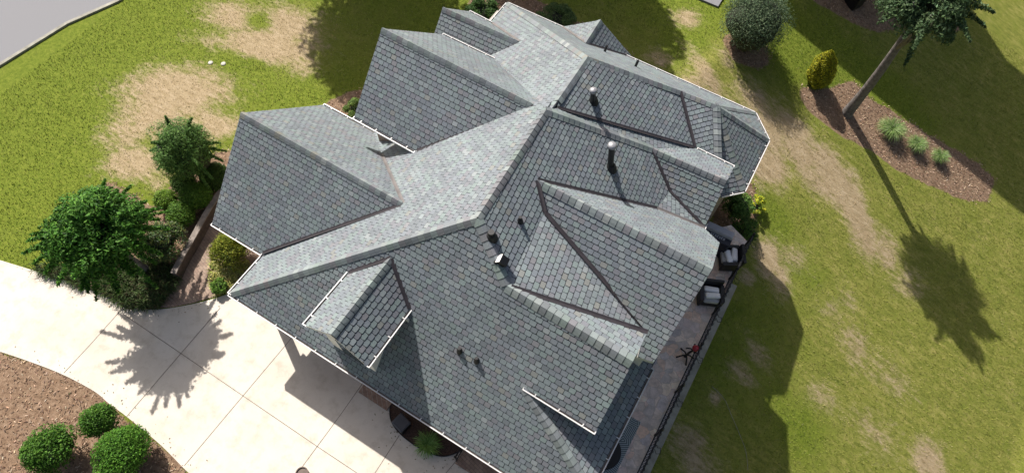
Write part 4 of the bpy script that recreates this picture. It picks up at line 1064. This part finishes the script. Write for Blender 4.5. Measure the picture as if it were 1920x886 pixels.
# strappy ground cover below the leafy tree, and pale ground cover by the golden shrub
def ground_cover(name, polypx, n, h, cols, seed, z0=0.0, wd=.012):
    r = random.Random(seed); P = [(at(a, b, z0).x, at(a, b, z0).y) for a, b in polypx]; mb = MB()
    xs_, ys_ = [p[0] for p in P], [p[1] for p in P]; k = 0
    while k < n:
        X_, Y_ = r.uniform(min(xs_), max(xs_)), r.uniform(min(ys_), max(ys_))
        if not poly_mask(np.array([X_]), np.array([Y_]), P)[0]: continue
        k += 1; cx_, cy_ = math.floor(X_/.32)*.32+.16, math.floor(Y_/.32)*.32+.16
        a = math.atan2(Y_-cy_, X_-cx_) + r.gauss(0, .5); L_ = h*r.uniform(.6, 1.2); c_, s_ = math.cos(a), math.sin(a); wv = V3(-s_, c_, 0)*wd
        b0 = V3(X_, Y_, z0); p1 = b0 + V3(c_*L_*.5, s_*L_*.5, L_*r.uniform(.5, .9)); p2 = b0 + V3(c_*L_*1.1, s_*L_*1.1, L_*r.uniform(.2, .6)); col = vcol(r.choice(cols), r, .3)
        mb.face([b0-wv, b0+wv, p1+wv, p1-wv], 0, col); mb.face([p1-wv, p1+wv, p2], 0, col)
    o = mb.build(name, M['leaf']); return setp(o, kind='stuff')
ground_cover('strappy_ground_cover', [(60,505),(150,500),(230,500),(290,492),(330,500),(338,520),(320,550),(300,577),(250,578),(205,556),(172,540),(80,512)], 6500, .34, [(.030, .052, .014), (.045, .072, .018), (.06, .085, .03), (.05, .045, .022)], 41)
ground_cover('pale_ground_cover', [(398,485),(430,500),(468,490),(472,500),(448,530),(430,548),(402,555),(396,520)], 1500, .20, [(.26, .27, .07), (.33, .32, .10), (.18, .21, .05), (.38, .35, .16)], 42)

# short lawn grass: single blades over every stretch of lawn
def lawn_grass(n=440000, seed=9):
    rg_ = np.random.default_rng(seed)
    X_ = rg_.uniform(-36, 19.5, n); Y_ = rg_.uniform(-4, 36, n)
    cells_x = (X_ + 45)/.2; cells_y = (Y_ + 16)/.2
    ix = np.clip(cells_x.astype(int), 0, 340) + 4; iy = np.clip(cells_y.astype(int), 0, 299) + 4
    d_, m_, l_ = dry[iy, ix], mul[iy, ix], lush[iy, ix]
    keep = m_ < .25
    for P_ in (drive_poly, path_poly, bed, pa): keep &= ~poly_mask(X_, Y_, P_)
    keep &= ~((X_ > -11.3) & (X_ < 3.2) & (Y_ < 17.6)); keep &= ~(X_ < -28.2)
    keep &= rg_.uniform(0, 1, n) > d_*.55
    X_, Y_, d_, l_ = X_[keep], Y_[keep], d_[keep], l_[keep]; k = len(X_); Z_ = terrain(X_, Y_)
    big = np.array([noise.noise((x*.8, y*.8, 3.1)) for x, y in zip(X_, Y_)])
    a = rg_.uniform(0, 2*np.pi, k); h = rg_.uniform(.035, .085, k)*(1-.4*d_); wd = rg_.uniform(.008, .018, k); t = rg_.uniform(.2, .9, k)*h
    V_ = np.empty((k, 3, 3)); ca_, sa_ = np.cos(a), np.sin(a)
    V_[:, 0] = np.stack([X_-sa_*wd, Y_+ca_*wd, Z_], 1); V_[:, 1] = np.stack([X_+sa_*wd, Y_-ca_*wd, Z_], 1); V_[:, 2] = np.stack([X_+ca_*t, Y_+sa_*t, Z_+h], 1)
    g1_, g2_, g3_ = np.array([.125, .190, .018]), np.array([.27, .27, .062]), np.array([.48, .38, .23])
    f = np.clip(l_ + .9*big + rg_.normal(0, .22, k), 0, 1)[:, None]; c_ = g1_*f + g2_*(1-f)
    fd = np.clip(d_*1.3 + .5*big + rg_.normal(0, .25, k) - .15, 0, 1)[:, None]; c_ = c_*(1-fd) + g3_*fd
    c_ = c_*rg_.uniform(.75, 1.35, k)[:, None]
    me = bpy.data.meshes.new('lawn_grass'); me.vertices.add(k*3); me.vertices.foreach_set('co', V_.ravel())
    me.loops.add(k*3); me.loops.foreach_set('vertex_index', np.arange(k*3, dtype=np.int32)); me.polygons.add(k)
    me.polygons.foreach_set('loop_start', np.arange(0, k*3, 3, dtype=np.int32)); me.polygons.foreach_set('loop_total', np.full(k, 3, np.int32)); me.update(calc_edges=True)
    at_ = me.color_attributes.new('tint', 'FLOAT_COLOR', 'CORNER'); arr = np.ones((k*3, 4), np.float32); arr[:, :3] = np.repeat(c_, 3, axis=0); at_.data.foreach_set('color', arr.ravel())
    me.materials.append(M['leaf']); o = bpy.data.objects.new('lawn_grass', me); COL.objects.link(o); setp(o, kind='stuff'); return o
lawn_grass()

# loose bark chips over the mulch, and fallen leaves on the concrete and lawn edges
def chips(n=26000, seed=12):
    rg_ = np.random.default_rng(seed); mb = MB(); r = random.Random(seed)
    X_ = rg_.uniform(-32, 14, n*6); Y_ = rg_.uniform(-8, 34, n*6)
    ix = np.clip(((X_+45)/.2).astype(int), 0, 344)+4; iy = np.clip(((Y_+16)/.2).astype(int), 0, 299)+4
    keep = mul[iy, ix] > .30
    for P_ in (drive_poly, path_poly, pa): keep &= ~poly_mask(X_, Y_, P_)
    X_, Y_ = X_[keep][:n], Y_[keep][:n]; Z_ = terrain(X_, Y_); cols = [(.26, .175, .12), (.17, .105, .07), (.36, .27, .19), (.10, .062, .042)]
    for x, y, z in zip(X_, Y_, Z_):
        a = r.uniform(0, 6.283); L_, W_ = r.uniform(.02, .055), r.uniform(.007, .016); c_, s_ = math.cos(a), math.sin(a); t = r.uniform(-.02, .02)
        mb.face([(x-c_*L_-s_*W_, y-s_*L_+c_*W_, z+.02-t), (x-c_*L_+s_*W_, y-s_*L_-c_*W_, z+.024-t), (x+c_*L_+s_*W_, y+s_*L_-c_*W_, z+.024+t), (x+c_*L_-s_*W_, y+s_*L_+c_*W_, z+.02+t)], 0, vcol(r.choice(cols), r, .25))
    o = mb.build('bark_chips', M['leaf']); setp(o, kind='stuff')
chips()
def litter(n=300, seed=14):
    r = random.Random(seed); mb = MB(); cols = [(.10, .075, .03), (.14, .10, .045), (.07, .08, .025), (.18, .13, .06)]
    edge_pts = [at(a, b, 0) for a, b in up_edge[6:] + lo_edge[:-8] + bed_px]
    for _ in range(n):
        e = r.choice(edge_pts); p = V3(e.x + r.gauss(0, .35), e.y + r.gauss(0, .35), .026)
        leaf(mb, p, V3(r.gauss(0, .3), r.gauss(0, .3), 1), r.uniform(.018, .04), .5, vcol(r.choice(cols), r), r)
    o = mb.build('fallen_leaves', M['leaf']); setp(o, kind='stuff')
litter()

# ------------------------------------------------------------------ trees
def tree(name, label, base, crown_c, rad, nl, nleaf, size, cols, seed, trunk_r=.2, lean=None, nlimb=7, group=None, asp=.45, spread=.7, lr=(.22, .38), shaggy=.18, core=.35, fork=.55, zmin=-.35, sprays=0):
    r = random.Random(seed); base = Vector(base); t = thing(name, label, 'tree', base, group); cl = Vector(crown_c)-base
    mb = MB(); top = cl*1.0
    bend = [V3(0, 0, -.3), V3(0, 0, 0)] + [V3(top.x*u**1.2 + .05*math.sin(5*u), top.y*u**1.2 + .04*math.cos(4*u), top.z*u) for u in (.15, .3, .45, .6, .75, .9)]
    rr3 = [trunk_r*1.35, trunk_r*1.15] + [trunk_r*(1-.55*u) for u in (.15, .3, .45, .6, .75, .9)]
    mb.tube(bend, rr3, 12); mb.build('trunk', M['bark'], t, tint=False, smooth=True)
    for i in range(nlimb):
        a = 2*math.pi*i/nlimb + r.uniform(-.3, .3); u = r.uniform(fork, .9); p0 = V3(top.x*u**1.2, top.y*u**1.2, top.z*u); k = r.uniform(.55, .85)
        p2 = cl + V3(math.cos(a)*rad.x*k, math.sin(a)*rad.y*k, r.uniform(-.1, .6)*rad.z); p1 = (p0+p2)/2 + V3(0, 0, r.uniform(-.1, .25)*rad.z*.5)
        mb = MB(); mb.tube([p0, p1, p2], [trunk_r*.42, trunk_r*.26, trunk_r*.08], 7); mb.build('limb', M['bark'], t, tint=False, smooth=True)
    o, cm = crown('crown', cl, rad, nl, nleaf, size, cols, r, t, spread, lr, asp, zmin, core, .35, shaggy, sprays)
    cm.build('added_dark_core', M['core'], t, tint=False, smooth=True)
    return t
# leafy tree on the left whose shadow falls on the driveway
cc = at(188, 440, 3.2); tree('leafy_tree', 'dense bright green leafy tree left of the brick path', (cc.x-.1, cc.y+.1, 0), cc, V3(1.78, 1.78, 1.75), 70, 40000, .072, [(.036, .106, .013), (.054, .142, .016), (.084, .185, .028), (.025, .068, .011)], 51, .11, nlimb=8, asp=.42, spread=.66, lr=(.18, .32), shaggy=.26, core=.42, sprays=64)
# tall tree on the mulch island
b = ground(1588, 212); c_ = at(1746, 4, 5.2)
tree('tall_tree', 'tall tree with leaning bare grey trunk in the mulch island', b, c_, V3(1.9, 1.9, 1.7), 60, 30000, .07, [(.045, .075, .030), (.062, .10, .042), (.085, .13, .06), (.030, .055, .022)], 52, .25, nlimb=10, asp=.42, spread=.74, lr=(.17, .30), shaggy=.22, fork=.62, zmin=-.6, sprays=34)
# trees just outside the picture that shade the lawns
def off_tree(sx, sy, z, R, seed, label, nl=70, sz=.20, nleaf=15000, zr=.8):
    s = ground(sx, sy); t_ = (z - s.z)/math.sin(SUN_EL); c = s - SUN_DIR*t_
    tree('shade_tree', label, (c.x, c.y, float(terrain(c.x, c.y))), c, V3(R, R, R*zr), nl, nleaf, sz, [(.035, .075, .016), (.05, .10, .022), (.07, .125, .03)], seed, .3, nlimb=9, group='big shade trees beyond the top edge', lr=(.24, .40), spread=.66, core=.5)
off_tree(735, 70, 9.0, 4.3, 61, 'big shade tree beyond the top edge, leftmost of its row')
off_tree(1000, -90, 9.5, 4.6, 62, 'big shade tree beyond the top edge behind the small rear gables')
off_tree(1135, 60, 8.5, 3.6, 63, 'big shade tree beyond the top edge, rightmost of its row')

# neighbouring house just beyond the top edge, whose roof shades the corner of the lawn
A_, B_ = ground(1552, 38), ground(1747, 158)
dv = V3(B_.x-A_.x, B_.y-A_.y, 0).normalized(); nv_ = V3(-dv.y, dv.x, 0)
zr = 12.0; ridge0 = A_ - SUN_DIR*((zr-A_.z)/math.sin(SUN_EL))
nh = thing('neighbour_house', 'neighbouring house beyond the top edge with a plain grey gable roof', 'house', (ridge0.x, ridge0.y, 0)); A = under(nh)
def Q(u, v, z): return V3(ridge0.x, ridge0.y, 0) + dv*u + nv_*v + V3(0, 0, z)
mb = MB()
for v0, v1 in ((-3.6, 0), (0, 3.6)):
    z0_, z1_ = (8.6, zr) if v1 == 0 else (zr, 8.6); roof_face(mb, [Q(-.3, v0, z0_), Q(12, v0, z0_), Q(12, v1, z1_), Q(-.3, v1, z1_)])
A(mb, 'roof', RM, tint=True)
mb = MB(); P4 = [Q(.1, -3.2, 0), Q(11.6, -3.2, 0), Q(11.6, 3.2, 0), Q(.1, 3.2, 0)]; mb.prism([(p.x, p.y) for p in P4], -2.5, 8.6)
for u in (.1, 11.6): mb.face([Q(u, -3.2, 8.6), Q(u, 3.2, 8.6), Q(u, 0, zr-.25)])
A(mb, 'wall', M['siding'])
for u in (2.0, 5, 8):
    mb = MB(); mb.mesh([Q(u, -3.24, .9), Q(u+1, -3.24, .9), Q(u+1, -3.24, 2.3), Q(u, -3.24, 2.3), Q(u, -3.19, .9), Q(u+1, -3.19, .9), Q(u+1, -3.19, 2.3), Q(u, -3.19, 2.3)], [(0, 1, 2, 3), (0, 4, 5, 1), (1, 5, 6, 2), (2, 6, 7, 3), (3, 7, 4, 0)]); A(mb, 'window', M['glass'])
s_ = ground(1561, 90); top = s_ - SUN_DIR*((7.2-s_.z)/math.sin(SUN_EL))
r_ = random.Random(77); b_ = V3(top.x, top.y, float(terrain(top.x, top.y)))
tt = thing('conifer_tree', 'narrow dark conifer standing beyond the top edge by the neighbouring house', 'conifer', b_)
mb = MB()
for _ in range(9000):
    u = r_.random()**.8; a = r_.uniform(0, 2*math.pi); q = 1.25*(1-u)**.9*(1-abs(r_.gauss(0, .2)))+.02; p = V3(q*math.cos(a), q*math.sin(a), .3+u*(7.2-b_.z-.3))
    leaf(mb, p, V3(math.cos(a), math.sin(a), .5) + rnd_dir(r_)*.7, .11*r_.uniform(.6, 1.2), .35, vcol(r_.choice(G_DARK), r_), r_)
mb.build('crown', M['leaf'], tt)
mb = MB(); mb.tube([(0, 0, -.2), (0, 0, 6.2)], [.14, .03], 8); mb.build('trunk', M['bark'], tt, tint=False)
